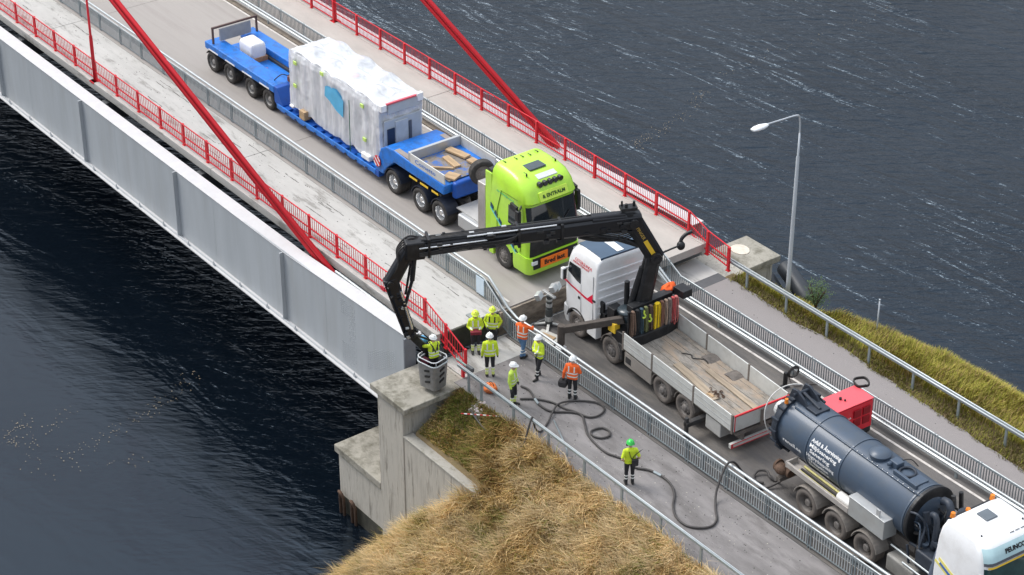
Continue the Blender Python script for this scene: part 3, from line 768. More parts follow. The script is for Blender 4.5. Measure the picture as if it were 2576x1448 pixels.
def wheel_meshes(r, w, style, rm):
    t = MB().lathe_y([(r * .58, -w * .36), (r * .64, -w * .47), (r * .80, -w * .50), (r * .93, -w * .47), (r * .985, -w * .40), (r, -w * .25), (r * .992, -w * .24), (r * .992, -w * .20), (r, -w * .19), (r, -.01), (r * .99, 0), (r, .01),
                      (r, w * .19), (r * .992, w * .20), (r * .992, w * .24), (r, w * .25), (r * .985, w * .40), (r * .9, w * .5), (r * .6, w * .45)], 36).mesh('wheel', tyre_m, True)
    if style == 'deep':
        pr = [(r * .60, -w * .40), (r * .585, -w * .42), (r * .56, -w * .36), (r * .54, -w * .05), (r * .46, w * .02), (r * .30, w * .05), (r * .27, w * .0), (r * .25, -w * .30), (r * .20, -w * .36), (r * .02, -w * .37)]
    else:
        pr = [(r * .60, -w * .40), (r * .585, -w * .43), (r * .56, -w * .38), (r * .53, -w * .28), (r * .46, -w * .30), (r * .33, -w * .40), (r * .25, -w * .42), (r * .22, -w * .52), (r * .16, -w * .55), (r * .02, -w * .55)]
    m = MB().lathe_y(pr, 30)
    yb = 0.0 if style == 'deep' else -w * .40
    for k in range(10):
        a = 2 * pi * k / 10
        c = (r * .37 * cos(a), yb, r * .37 * sin(a))
        m.cyl(c, (c[0], yb - .035, c[2]), .018, n=6)
    ri = m.mesh('rim', rm, False); smooth_by_angle(ri, 35)
    # dark hand holes
    h = MB()
    for k in range(10):
        a = 2 * pi * (k + .5) / 10; rr = r * (.43 if style == 'deep' else .46); y = (w * .035 if style == 'deep' else -w * .305)
        h.cyl((rr * cos(a), y, rr * sin(a)), (rr * cos(a), y - .012, rr * sin(a)), r * .06, n=8)
    return t, ri, h.mesh('hand_holes', dark_m)
def put_wheel(parent, ms, loc, far=False, world=False):
    o = link('wheel', ms[0], None)
    o.location = loc
    if far: o.rotation_euler = (0, 0, pi)
    o.rotation_euler.y = random.uniform(0, 6)
    if world: wpart(o, parent)
    else: o.parent = parent
    link('rim', ms[1], o); link('hand_holes', ms[2], o)
    return o
def arch(x, z, r0, r1, y0, y1, a0=0.15, a1=2.99, n=12):
    """half ring mudguard"""
    mb_ = MB(); rings = []
    for k in range(n + 1):
        a = a0 + (a1 - a0) * k / n
        rings.append([(x + r0 * cos(a), y0, z + r0 * sin(a)), (x + r1 * cos(a), y0, z + r1 * sin(a)), (x + r1 * cos(a), y1, z + r1 * sin(a)), (x + r0 * cos(a), y1, z + r0 * sin(a))])
    mb_.loft(rings); return mb_
def rring(z, x0, x1, y0, y1, rf, rb, n=5, off=0.0):
    """rounded plan section; rf = radius of the two corners at x1, rb at x0"""
    P = []
    for cx, cy, a0, r in ((x1 - rf, y1 - rf, 0, rf), (x0 + rb, y1 - rb, pi / 2, rb), (x0 + rb, y0 + rb, pi, rb), (x1 - rf, y0 + rf, 1.5 * pi, rf)):
        for k in range(n + 1):
            a = a0 + (pi / 2) * k / n
            P.append((cx + (r + off) * cos(a), cy + (r + off) * sin(a), z))
    return P
def lerp_level(levels, z, sh):
    for a, c in zip(levels[:-1], levels[1:]):
        if a[0] <= z <= c[0]:
            t = (z - a[0]) / (c[0] - a[0]) if c[0] > a[0] else 0
            return [u * (1 - t) + v * t for u, v in zip(a, c)]
    return list(levels[-1])
def mirror_x(mb_, fw):
    if fw < 0: mb_.v = [(-x, y, z) for x, y, z in mb_.v]
    return mb_
def cab_patch(levels, zs_, idx, off, fw=1):
    """skin patch of the cab loft: ring indices idx between heights zs_"""
    rings = []
    for z in zs_:
        L = lerp_level(levels, z, 0); R_ = rring(L[0], *L[1:], off=off); rings.append([R_[i % len(R_)] for i in idx])
    m = MB(); m.loft(rings, 0, False, False)
    return mirror_x(m, fw)
def vshift(mb_, dx=0, dy=0, dz=0):
    mb_.v = [(x + dx, y + dy, z + dz) for x, y, z in mb_.v]; return mb_

# ---------------------------------------------------------------- green tractor unit (heading +X)
tr = thing('tractor_unit', 'lime green heavy haulage tractor unit with an orange warning board on its front', 'truck', (-7.5, 6.3, 0))
def tp(mb_, name, mat, parent=None, **k):
    o = mb_.build(name, mat, **k); 
    if parent is None: wpart(o, tr)
    else: o.parent = parent
    return o
Y0, Y1 = 5.0, 7.52
lv = [(1.12, -6.88, -4.50, Y0 + .03, Y1 - .03, .22, .06), (1.9, -6.88, -4.46, Y0 + .02, Y1 - .02, .26, .06), (2.1, -6.88, -4.46, Y0 + .02, Y1 - .02, .30, .06), (3.22, -6.88, -4.66, Y0 + .05, Y1 - .05, .36, .06),
      (3.34, -6.88, -4.56, Y0 + .05, Y1 - .05, .34, .06), (3.72, -6.88, -4.72, Y0 + .07, Y1 - .07, .38, .08), (4.0, -6.86, -4.98, Y0 + .12, Y1 - .12, .42, .10), (4.16, -6.84, -5.35, Y0 + .22, Y1 - .22, .45, .12), (4.24, -6.80, -5.9, Y0 + .34, Y1 - .34, .45, .14)]
cabg = tp(MB().loft([rring(*L) for L in lv]), 'cab', lime, auto=35)
NF = 6
front = list(range(18 + 2, 18 + 6)) + list(range(0, 4))       # right-hand corner .. left-hand corner of the front
tp(cab_patch(lv, [2.12, 2.5, 2.9, 3.18], front, .012), 'windscreen', glass, cabg, smooth=True)
tp(cab_patch(lv, [1.14, 1.5, 1.85, 2.08], [21, 22, 23, 0, 1, 2], .012), 'grille', black_p, cabg, smooth=True)
bump_ = [(.36, -5.45, -4.50, Y0 + .04, Y1 - .04, .24, .04), (.6, -5.45, -4.40, Y0, Y1, .30, .04), (1.11, -5.45, -4.42, Y0, Y1, .26, .04)]
bmp = tp(MB().loft([rring(*L) for L in bump_]), 'bumper', lime, auto=35)
tp(cab_patch(bump_, [.62, .85, 1.10], [22, 23, 0, 1], .012), 'grille', black_p, bmp, smooth=True)
for y in (5.14, 7.12): tp(MB().box(-4.47, -4.375, y, y + .26, .82, .98), 'headlight', M('headlight glass', (.7, .72, .72), .1, var=.1), bmp, bevel=.02)
sg = tp(MB().box(-4.38, -4.345, 5.52, 6.82, .64, 1.02), 'warning_board', orange_s, bevel=.01)
lettering('Bred last', .27, black_m, sg, (-4.337, 6.17, .83), (0, 1, 0), (0, 0, 1), bold=.008, fit=.98)
for y in (5.7, 6.5): tp(MB().bar((-4.44, y, 2.16), (-4.52, y + .5, 2.62), .02, .03), 'wiper', black_m, cabg)
# visor board with name, roof lamps, hatch
vb = tp(MB().hexa([(-4.63, 5.62, 3.40), (-4.50, 5.62, 3.38), (-4.50, 6.94, 3.38), (-4.63, 6.94, 3.40)], [(-4.78, 5.62, 3.68), (-4.64, 5.62, 3.70), (-4.64, 6.94, 3.70), (-4.78, 6.94, 3.68)]), 'name_board', M('lime name board', (.62, .85, .10), .35), None)
lettering('& ENTRALM', .2, M('dark green print', (.02, .07, .02), .5), vb, (-4.555, 6.28, 3.54), (0, 1, 0), (-.4, 0, 1), bold=.004, fit=1.05)
lb = tp(MB().box(-4.98, -4.86, 5.70, 6.90, 3.84, 3.90), 'lamp_bar', black_p)
for k in range(5): tp(MB().cyl((-4.92, 5.82 + .24 * k, 3.93), (-4.76, 5.82 + .24 * k, 3.93), .095, .105, 12), 'roof_lamp', glass, lb)
tp(MB().hexa([(-5.42, 5.9, 4.10), (-5.02, 5.9, 3.98), (-5.02, 6.8, 3.98), (-5.42, 6.8, 4.10)], [(-5.42, 5.9, 4.17), (-5.02, 5.9, 4.05), (-5.02, 6.8, 4.05), (-5.42, 6.8, 4.17)]), 'roof_deflector', M('pale deflector', (.62, .64, .62), .3), None, bevel=.01)
tp(MB().box(-5.98, -5.48, 5.86, 6.62, 4.17, 4.255), 'roof_hatch', M('hatch glass', (.07, .09, .10), .2), None, bevel=.02)
for (x, y) in ((-6.55, 5.5), (-6.5, 6.0), (-6.5, 6.3), (-6.45, 6.62), (-6.5, 7.0), (-5.6, 7.15), (-5.3, 5.55)):
    tp(MB().cyl((x, y, 4.16), (x, y, 4.27), .035, .03, 8).cyl((x - .18, y, 4.25), (x, y, 4.27), .012, n=6), 'roof_marker', black_p)
# side door details on the near side
for (a, c) in (((-6.45, 1.2), (-6.45, 2.4)), ((-6.45, 2.4), (-6.2, 3.35)), ((-5.0, 1.2), (-4.9, 2.1)), ((-6.2, 3.35), (-5.2, 3.35))):
    tp(MB().bar((a[0], Y0 + .012, a[1]), (c[0], Y0 + .012 + (.03 if c[1] > 3 else 0), c[1]), .02, .02), 'door_gap', M('dark lime gap', (.16, .28, .02), .6))
tp(MB().hexa([(-5.75, Y0 + .012, 2.18), (-4.93, Y0 + .012, 2.18), (-4.93, Y0 + .05, 2.18), (-5.75, Y0 + .05, 2.18)], [(-5.75, Y0 + .03, 2.95), (-5.05, Y0 + .03, 2.95), (-5.05, Y0 + .06, 2.95), (-5.75, Y0 + .06, 2.95)]), 'side_window', glass)
dk = M('dark blue decal', (.01, .05, .12), .4); cy = M('cyan decal', (.16, .62, .62), .4)
for k in range(7):
    t_ = k / 6.; x = -6.86 + 1.55 * t_; z = 2.55 - 1.35 * t_
    tp(MB().hexa([(x, Y0 + .005, z - .12), (x + .17, Y0 + .005, z - .26), (x + .17, Y0 + .02, z - .26), (x, Y0 + .02, z - .12)], [(x + .02, Y0 + .005, z + .04), (x + .19, Y0 + .005, z - .10), (x + .19, Y0 + .02, z - .10), (x + .02, Y0 + .02, z + .04)]), 'decal', dk)
tp(MB().bar((-6.86, Y0 + .008, 2.38), (-5.25, Y0 + .008, .99 + .05), .02, .05), 'decal', cy)
wpart(lettering('transport', .13, M('green decal', (.10, .55, .25), .4), None, (-5.95, Y0 + .035, 3.22), (1, 0, -.06), (0, .03, 1), fit=1.1), tr)
for y, s in ((Y0 - .16, -1), (Y1 + .16, 1)):
    mr_ = tp(MB().box(-4.98, -4.76, y - .10, y + .06, 2.25, 3.12), 'mirror', black_p, None, bevel=.04)
    for q in isl(MB().bar((-4.86, y, 3.05), (-5.0, y - s * .25, 3.2), .05, .08).bar((-4.86, y, 2.35), (-5.0, y - s * .25, 2.3), .05, .06).bar((-5.35, y, 3.16), (-4.95, y, 3.1), .10, .26)): tp(q, 'mirror_arm', black_p, None, bevel=.01)
for q in isl(MB().box(-7.22, -6.82, Y0 + .045, Y0 + .11, 1.15, 3.80).box(-7.22, -6.82, Y1 - .11, Y1 - .045, 1.15, 3.80)): tp(q, 'side_fairing', lime, None, bevel=.02)
tp(MB().box(-7.12, -6.88, Y0 + .12, Y1 - .12, 1.1, 3.9), 'cab_rear', dark_m)
tp(MB().box(-7.75, -7.26, Y0 + .06, Y1 - .12, .95, 3.1), 'equipment_cabinet', M('polished cabinet', (.50, .47, .44), .25, metal=.6, var=.15), None, bevel=.03)
tp(MB().box(-14.1, -4.7, 5.78, 5.92, .72, 1.0).box(-14.1, -4.7, 6.62, 6.76, .72, 1.0).box(-9.6, -8.9, 5.92, 6.62, .75, .95).box(-14.1, -13.9, 5.6, 6.95, .7, 1.0), 'chassis', dark_m)
for q in isl(MB().box(-9.15, -7.8, Y0 + .08, Y0 + .62, .45, 1.02).box(-9.15, -7.8, Y1 - .62, Y1 - .08, .45, 1.02)): tp(q, 'fuel_tank', alu, None, bevel=.08, seg=3)
tp(MB().box(-9.5, -7.78, 5.3, 7.2, 1.03, 1.07), 'deck_plate', M('pale deck plate', (.5, .49, .47), .5, metal=.3), None)
tp(arch(-6.12, .52, .58, .64, Y0 + .0, Y0 + .45, .35, 3.0), 'wheel_arch', dark_m); tp(arch(-6.12, .52, .58, .64, Y1 - .45, Y1, .35, 3.0), 'wheel_arch', dark_m)
tp(arch(-6.12, .52, .645, .95, Y0 + .015, Y0 + .4, .62, 2.5), 'fender', lime); tp(MB().box(-7.0, -6.72, Y0 + .03, Y0 + .4, .32, 1.1), 'step', lime, None, bevel=.02)
wm_f = wheel_meshes(.53, .34, 'front', rim_d); wm_d = wheel_meshes(.53, .60, 'deep', chrome)
put_wheel(tr, wm_f, (-6.12, Y0 + .22, .53), False, True); put_wheel(tr, wm_f, (-6.12, Y1 - .22, .53), True, True)
for x in (-13.56, -11.66, -10.31):
    put_wheel(tr, wm_d, (x, Y0 + .32, .53), False, True); put_wheel(tr, wm_d, (x, Y1 - .32, .53), True, True)
    for ya, yb in ((Y0 + .03, Y0 + .62), (Y1 - .62, Y1 - .03)):
        tp(arch(x, .53, .58, .61, ya, yb, .25, 2.9), 'mudguard', M('dark blue mudguard', (.02, .025, .04), .5))
# ---------------------------------------------------------------- low loader trailer
ll = thing('low_loader', 'long blue low-loader trailer with a gooseneck and a four-axle rear bogie', 'trailer', (-18.5, 6.3, 0))
def lp(mb_, name, mat, parent=None, **k):
    o = mb_.build(name, mat, **k)
    if parent is None: wpart(o, ll)
    else: o.parent = parent
    return o
Yf = 7.58
gn = lp(MB().prism([(-14.25, .62), (-13.95, 1.02), (-13.4, 1.50), (-9.95, 1.50), (-9.85, 1.95), (-12.3, 2.0), (-13.4, 2.06), (-14.0, 1.98), (-14.35, 1.75), (-14.75, .9), (-14.8, .62)], Y0, Yf), 'gooseneck', blue, None, bevel=.05)
lp(MB().box(-12.4, -12.25, Y0 + .03, Yf - .03, 2.0, 2.42), 'cross_beam', alu, gn, bevel=.02)
for q in isl(MB().box(-13.4, -12.45, Y0 + .05, Y0 + .3, 2.0, 2.06).box(-13.4, -12.45, Yf - .3, Yf - .05, 2.0, 2.06)): lp(q, 'deck_strip', M('brown anti slip strip', (.28, .24, .22), .8), gn)
for y in (Y0 + .02, Yf - .07):
    lp(MB().box(-12.24, -9.9, y, y + .05, 1.98, 2.40), 'side_board', alu_l, gn, bevel=.01)
lettering('Cometto', .26, M('blue print', (.05, .16, .50), .5), gn, (-11.2, Y0 + .014, 2.19), (1, 0, 0), (0, 0, 1), fit=1.4)
lp(MB().box(-9.93, -9.62, Y0 + .35, Yf - .35, 1.3, 2.02), 'front_plate', blue_d, gn, bevel=.12, seg=4)
for (x0_, x1_) in ((-12.3, -11.75), (-11.55, -11.0), (-10.75, -10.3)): lp(MB().box(x0_, x1_, Y0 - .012, Y0 - .002, 1.33, 1.42), 'marker_strip', yellow_t, gn)
for (x, y, w, d, a) in ((-11.6, 6.9, 1.1, .34, .2), (-11.2, 6.3, 1.0, .3, -.1), (-10.4, 7.0, .95, .36, .1), (-10.2, 5.6, .55, .5, .4), (-11.0, 5.7, .9, .12, .8)):
    o = tag(MB().box(-w / 2, w / 2, -d / 2, d / 2, 0, .09).build('plank', wood, bevel=.01), 'pale timber board lying on the gooseneck, ' + ['rearmost by the far board', 'in the middle', 'nearest the far front corner', 'square one at the near front corner', 'narrow one aslant'][[-11.6, -11.2, -10.4, -10.2, -11.0].index(x)], 'plank', 'boards on the gooseneck')
    o.location = (x, y, 2.01 + (.05 if x in (-11.6, -10.4) else 0)); o.rotation_euler = (0, 0, a)
lp(MB().box(-12.2, -9.98, Y0 + .3, Yf - .3, 2.0, 2.012), 'tray_floor', M('dirty tray floor', (.22, .19, .165), .9, var=.35, vs=4, dirt=(.02, .12, .40), da=.8, ds=2, dlo=.5, dhi=.56), gn)
# low bed
lp(MB().box(-22.4, -14.76, 5.28, 5.62, .26, .64).box(-22.4, -14.76, 6.95, 7.3, .26, .64).box(-22.4, -14.76, 5.62, 6.95, .40, .56), 'low_bed', blue_d, None, bevel=.02)
for k in range(12):
    x = -22.0 + .64 * k
    for q in isl(MB().box(x, x + .42, Y0, 5.28, .34, .60).box(x, x + .42, 7.3, Yf, .34, .60)): lp(q, 'outrigger', blue_d, None, bevel=.02)
for q in isl(MB().box(-22.4, -14.76, Y0 - .02, Y0 + .05, .40, .62).box(-22.4, -14.76, Yf - .05, Yf + .02, .40, .62)): lp(q, 'side_rail', blue, None, bevel=.015)
lp(MB().box(-16.3, -14.8, 5.1, 7.5, .60, .68), 'bed_plate', blue, None)
for k in range(9):
    x = -21.7 + .78 * k
    lp(MB().tube([(x, Y0 - .03, .42), (x + .06, Y0 - .07, .50), (x + .14, Y0 - .03, .44)], .02, 6), 'lashing_ring', dark_m)
# rear bogie: two raised side decks with a trough between
bg = lp(MB().box(-28.5, -22.62, Y0, 5.78, 1.02, 1.36).box(-28.5, -22.62, 6.85, Yf, 1.02, 1.36).box(-28.3, -22.62, 5.78, 6.85, .78, .90), 'rear_bogie', blue, None, bevel=.04)
lp(MB().prism([(-22.64, 1.36), (-22.64, .64), (-22.2, .3), (-21.95, .3), (-21.95, .66), (-22.35, 1.36)], Y0 + .02, Yf - .02), 'bogie_drop', blue_d, None, bevel=.03)
for q in isl(MB().box(-28.4, -22.7, 5.75, 5.9, .6, 1.02).box(-28.4, -22.7, 6.75, 6.9, .6, 1.02)): lp(q, 'frame', dark_m, bg)
for k in range(4): lp(MB().box(-28.15 + 1.45 * k, -27.35 + 1.45 * k, Y0 - .012, Y0 - .002, 1.05, 1.12), 'marker_strip', white_m, bg)
hp = lp(MB().bar((-27.95, Y0 + .15, 1.36), (-27.95, Y0 + .15, 2.08), .08, .08).bar((-27.95, Yf - .15, 1.36), (-27.95, Yf - .15, 2.08), .08, .08).bar((-27.95, Y0 + .11, 2.12), (-27.95, Yf - .11, 2.12), .09, .08), 'hoop', M('brown steel hoop', (.10, .06, .05), .6), bg)
lp(MB().box(-28.0, -27.9, 5.5, 7.1, 1.42, 2.0), 'mesh_panel', M('grey panel', (.30, .31, .32), .6), hp)
for s_ in range(14): lp(MB().cyl((-28.2 + .42 * s_, Y0 + .06, 1.36), (-28.2 + .42 * s_, Y0 + .06, 1.375), .018, n=6), 'deck_bolt', blue_d, bg)
wm_t = wheel_meshes(.475, .50, 'deep', M('grey trailer rim', (.32, .31, .30), .5, metal=.4, var=.15))
for x in (-28.0, -26.5, -24.68, -23.2):
    put_wheel(ll, wm_t, (x, Y0 + .28, .475), False, True); put_wheel(ll, wm_t, (x, Yf - .28, .475), True, True)
    lp(arch(x, .475, .53, .55, Y0 + .03, Y0 + .5, .5, 2.6), 'mudguard', dark_m)
    lp(MB().cyl((x, 5.3, .475), (x, 7.3, .475), .07, n=8), 'axle', dark_m)
ds = lp(MB().cyl((-14.55, Y0 - .06, 1.12), (-14.55, Y0 - .03, 1.12), .24, n=20), 'warning_disc', red_t)
for k in range(-2, 3):
    q = .095 * k; h_ = sqrt(max(.001, .225 ** 2 - q * q))
    if k % 2 == 0: lp(MB().bar((-14.55 + q * .7 - h_ * .7, Y0 - .066, 1.12 + q * .7 + h_ * .7), (-14.55 + q * .7 + h_ * .7, Y0 - .066, 1.12 + q * .7 - h_ * .7), .004, .07, up=(.7, 0, .7)), 'stripe', white_m, ds)
lp(MB().tube(spline([(-23.1, Y0 + .35, 1.37), (-22.7, Y0 + .5, 1.75), (-22.55, Y0 + .8, 1.7), (-22.2, Y0 + 1.2, 2.2), (-21.6, Y0 + 1.7, 2.6)], 6), .025, 6), 'lashing_chain', dark_m)
lp(MB().box(-22.7, -22.1, 5.75, 6.3, 1.36, 1.6).box(-22.55, -22.2, 5.9, 6.15, 1.6, 1.75), 'winch', M('rust red winch', (.16, .06, .05), .7, var=.3), None, bevel=.03)
# package in the trough
t = thing('pallet_package', 'white plastic-wrapped package on a wooden pallet in the trailer trough', 'package', (-26.5, 6.32, .9))
MB().box(-.6, .6, -.42, .42, 0, .22).build('pallet', M('brown pallet wood', (.36, .19, .10), .8, var=.3), t, bevel=.01)
pk = MB().loft([rring(z, -.58 + i, .58 - i, -.4 + i, .4 - i, .1, .1, 4) for z, i in ((.22, .03), (.4, 0), (.72, .02), (.84, .05), (.88, .14))])
pk.v = [(x + .03 * noise.noise(Vector((x * 4, y * 4, z * 4))), y + .03 * noise.noise(Vector((x * 4, y * 4, z * 4 + 9))), z + .04 * noise.noise(Vector((x * 3, y * 3, 4)))) for x, y, z in pk.v]
pk.build('wrapping', M('white film', (.80, .79, .78), .4, var=.06, bump=.4, bs=6), t, auto=50)
o = MB().loft([rring(z, -.28 + i, .28 - i, -.15 + i, .15 - i, .06, .06, 3) for z, i in ((0, 0), (.07, .02), (.1, .06))]).build('red_cloth', M('faded red cloth', (.70, .14, .13), .9, var=.2), smooth=True)
tag(o, 'folded faded red cloth lying in the trailer trough behind the package', 'cloth'); o.location = (-25.2, 5.98, .905); o.rotation_euler = (0, 0, .5)
t = thing('spare_wheel', 'black spare wheel standing behind the lime green cab', 'spare wheel', (-9.2, 6.35, 1.9))
o = link('wheel', wm_f[0], t); o.location = (0, 0, .53); o.rotation_euler = (0, 0, radians(70)); link('rim', wm_f[1], o)

# ---------------------------------------------------------------- wrapped transformer
def film_material():
    m = bpy.data.materials.new('wrapping film'); m.use_nodes = True; n, l = m.node_tree.nodes, m.node_tree.links
    b = n['Principled BSDF']; b.inputs['Base Color'].default_value = (.80, .81, .83, 1); b.inputs['Roughness'].default_value = .28; b.inputs['Specular IOR Level'].default_value = .6
    tcx = n.new('ShaderNodeTexCoord')
    def nz_(sc, det, st=(1, 1, 1)):
        mp = n.new('ShaderNodeMapping'); mp.inputs['Scale'].default_value = st; l.new(tcx.outputs['Object'], mp.inputs[0])
        q = n.new('ShaderNodeTexNoise'); q.inputs['Scale'].default_value = sc; q.inputs['Detail'].default_value = det; q.inputs['Distortion'].default_value = .8; l.new(mp.outputs[0], q.inputs[0]); return q.outputs[0]
    v = n.new('ShaderNodeTexVoronoi'); v.feature = 'DISTANCE_TO_EDGE'; v.inputs['Scale'].default_value = 2.6
    mp = n.new('ShaderNodeMapping'); mp.inputs['Scale'].default_value = (1, 1, .6); l.new(tcx.outputs['Object'], mp.inputs[0]); l.new(mp.outputs[0], v.inputs['Vector'])
    ad = n.new('ShaderNodeMath'); ad.operation = 'ADD'; l.new(nz_(3.2, 5, (2.2, 2.2, .55)), ad.inputs[0]); l.new(v.outputs['Distance'], ad.inputs[1])
    bp = n.new('ShaderNodeBump'); bp.inputs['Strength'].default_value = .32; bp.inputs['Distance'].default_value = .05; l.new(ad.outputs[0], bp.inputs['Height']); l.new(bp.outputs[0], b.inputs['Normal'])
    r = n.new('ShaderNodeMapRange'); r.inputs[1].default_value = .35; r.inputs[2].default_value = .65; r.inputs[3].default_value = .58; r.inputs[4].default_value = .90
    l.new(nz_(1.1, 4, (1.8, 1.8, .5)), r.inputs[0]); l.new(r.outputs[0], b.inputs['Alpha'])
    return m
wrap = film_material()
steel_g = M('grey transformer steel', (.46, .49, .51), .4, var=.08, vs=2)
tf = thing('wrapped_transformer', 'huge transformer wrapped in white plastic film on the low-loader bed', 'transformer', (-17.9, 6.28, .66))
def fp(mb_, name, mat, parent=None, **k):
    o = mb_.build(name, mat, **k)
    if parent is None: wpart(o, tf)
    else: o.parent = parent
    return o
bx0, bx1, by0, by1, bz0, bz1 = -21.5, -14.75, 5.2, 7.34, .78, 3.50
tank_t = fp(MB().box(bx0 + .14, bx1 - .02, by0 + .14, by1 - .14, bz0 + .02, bz1 - .12), 'steel_tank', steel_g, None, bevel=.02)
for k in range(9):
    x = bx0 + .35 + .77 * k
    for ya, yb in ((by0 + .05, by0 + .14), (by1 - .14, by1 - .05)): fp(MB().box(x, x + .12, ya, yb, bz0 + .05, bz1 - .2), 'rib', steel_g, tank_t, bevel=.01)
for z_ in (1.0, bz1 - .28):
    fp(MB().box(bx0 + .14, bx1 - .02, by0 + .03, by0 + .14, z_, z_ + .09), 'ledge', steel_g, tank_t)
turrets = ((-20.6, 5.75, .17), (-19.1, 5.75, .19), (-17.3, 5.78, .19), (-15.9, 5.8, .17), (-20.3, 6.85, .24), (-18.4, 6.8, .30), (-16.6, 6.75, .24))
for (x, y, h_) in turrets:
    fp(MB().cyl((x, y, bz1 - .13), (x, y, bz1 + h_ - .04), .27, .24, 18), 'turret', steel_g, tank_t)
    fp(MB().cyl((x, y, bz1 + h_ - .04), (x, y, bz1 + h_ - .01), .22, n=18), 'turret_cap', M('pink turret cap', (.66, .30, .33), .5), tank_t)
fp(MB().tube([(-20.9, 6.4, bz1 + .02), (-15.2, 6.4, bz1 + .02)], .09, 12), 'top_pipe', steel_g, tank_t)
def box_grid(nx, ny_, nz_):
    m = MB(); idx = {}
    def vid(p):
        k = tuple(round(q, 5) for q in p)
        if k not in idx: idx[k] = len(m.v); m.v.append(p)
        return idx[k]
    def face(f, a, b_):
        for i in range(a):
            for j in range(b_):
                m.f.append((vid(f(i / a, j / b_)), vid(f((i + 1) / a, j / b_)), vid(f((i + 1) / a, (j + 1) / b_)), vid(f(i / a, (j + 1) / b_)))); m.m.append(0)
    X = lambda t: bx0 + (bx1 - bx0) * t; Yv = lambda t: by0 + (by1 - by0) * t; Zv = lambda t: bz0 + (bz1 - bz0) * t
    face(lambda a, c: (X(a), by0, Zv(c)), nx, nz_); face(lambda a, c: (X(a), by1, Zv(c)), nx, nz_)
    face(lambda a, c: (bx0, Yv(a), Zv(c)), ny_, nz_); face(lambda a, c: (bx1, Yv(a), Zv(c)), ny_, nz_)
    face(lambda a, c: (X(a), Yv(c), bz1), nx, ny_)
    return m
m = box_grid(120, 38, 50)
def wrapv(p):
    x, y, z = p
    tx, ty, tz = (x - bx0) / (bx1 - bx0), (y - by0) / (by1 - by0), (z - bz0) / (bz1 - bz0)
    fold = lambda s, o: 1 - 2 * abs(noise.noise(Vector((x * s, y * s, z * s * .7 + o))))
    N3 = lambda s, o: noise.noise(Vector((x * s, y * s, z * s + o)))
    side = -1 if ty < .001 else 1 if ty > .999 else 0
    end = -1 if tx < .001 else 1 if tx > .999 else 0
    ph = ((x - bx0 - .35) / .77) % 1; over_rib = math.exp(-((min(ph, 1 - ph) - .08) / .13) ** 2)
    y2 = y + side * (-.02 + .055 * over_rib * (1 if tz < .9 else .4) + .03 * noise.noise(Vector((x * 2.6, 0, z * .5))) + .018 * fold(2.2, 0) + .008 * fold(5, 3) - .14 * max(0, tz - .9) * 10 * .4)
    x2 = x + end * (.02 + .05 * fold(1.9, 4) + .02 * fold(4.6, 8))
    if tz > .999:
        lift = max([0] + [(h_ + .10) * math.exp(-(((x - a) / .55) ** 2 + ((y - c) / .55) ** 2)) for a, c, h_ in turrets])
        lift = max(lift, .13 * math.exp(-((y - 6.4) / .25) ** 2) * (1 if -21 < x < -15.1 else .4))
        z2 = z - .06 + lift + .03 * fold(1.1, 7) + .008 * fold(4.5, 2)
        if side or end: z2 = z - .05 + .03 * N3(2, 5)
    else: z2 = z
    if tz < .04 and (side or end): z2 = z + .20 * noise.noise(Vector((x * 1.6, y * 1.6, 0))) + .05; y2 += side * .05 * N3(3, 1)
    return (x2, y2, z2)
m.v = [wrapv(p) for p in m.v]
fp(m, 'wrapping', wrap, auto=60)
fp(MB().box(bx1 + .09, bx1 + .15, by0 + .18, by1 - .12, .85, 2.72), 'front_panel', steel_g, None, bevel=.02)
fp(MB().box(bx1 + .09, bx1 + .16, by0 + .40, by1 - .10, 3.0, 3.42), 'upper_panel', steel_g, None, bevel=.02)
fp(MB().box(bx1 + .155, bx1 + .19, by0 + .32, by0 + .68, 1.28, 2.35), 'display', M('navy display', (.03, .045, .08), .3), None, bevel=.01)
fp(MB().box(bx1 + .155, bx1 + .19, by1 - .75, by1 - .62, 1.6, 2.45), 'vent', M('dark vent', (.10, .11, .13), .5), None)
fp(MB().box(bx1 + .15, bx1 + .20, by0 + .72, by1 - .8, .95, 2.6), 'door', M('grey cabinet door', (.50, .53, .55), .4), None, bevel=.015)
fp(MB().box(bx1 + .10, bx1 + .2, by0 + .3, by1 - .35, 3.44, 3.52), 'red_strip', M('faded red strip', (.72, .12, .15), .5), None, bevel=.01)
for q in isl(MB().box(bx1 + .02, bx1 + .22, by0 + .02, by0 + .3, 3.2, 3.5).box(bx1 + .02, bx1 + .22, by1 - .3, by1 - .02, 3.2, 3.55)): fp(q, 'corner_block', M('white corner foam', (.85, .85, .85), .6), None, bevel=.03)
fp(MB().add([(-18.55, by0 - .10, 2.92), (-17.75, by0 - .10, 3.05), (-17.15, by0 - .11, 2.75), (-17.25, by0 - .09, 1.95), (-17.75, by0 - .11, 2.1), (-18.25, by0 - .10, 2.35), (-18.6, by0 - .11, 2.45)], [(0, 6, 5, 4, 3, 2, 1)]).add([(-18.55, by0 - .03, 2.92), (-17.75, by0 - .03, 3.05), (-17.15, by0 - .03, 2.75), (-17.25, by0 - .03, 1.95), (-17.75, by0 - .03, 2.1), (-18.25, by0 - .03, 2.35), (-18.6, by0 - .03, 2.45)], [(0, 1, 2, 3, 4, 5, 6)]), 'blue_patch', M('sky blue sheet', (.10, .42, .66), .5, var=.1))
fp(MB().bar((-16.75, by0 - .12, .60), (-16.68, by0 - .13, 3.0), .05, .012, up=(0, 1, 0)), 'strap', M('dark green strap', (.01, .10, .06), .7))
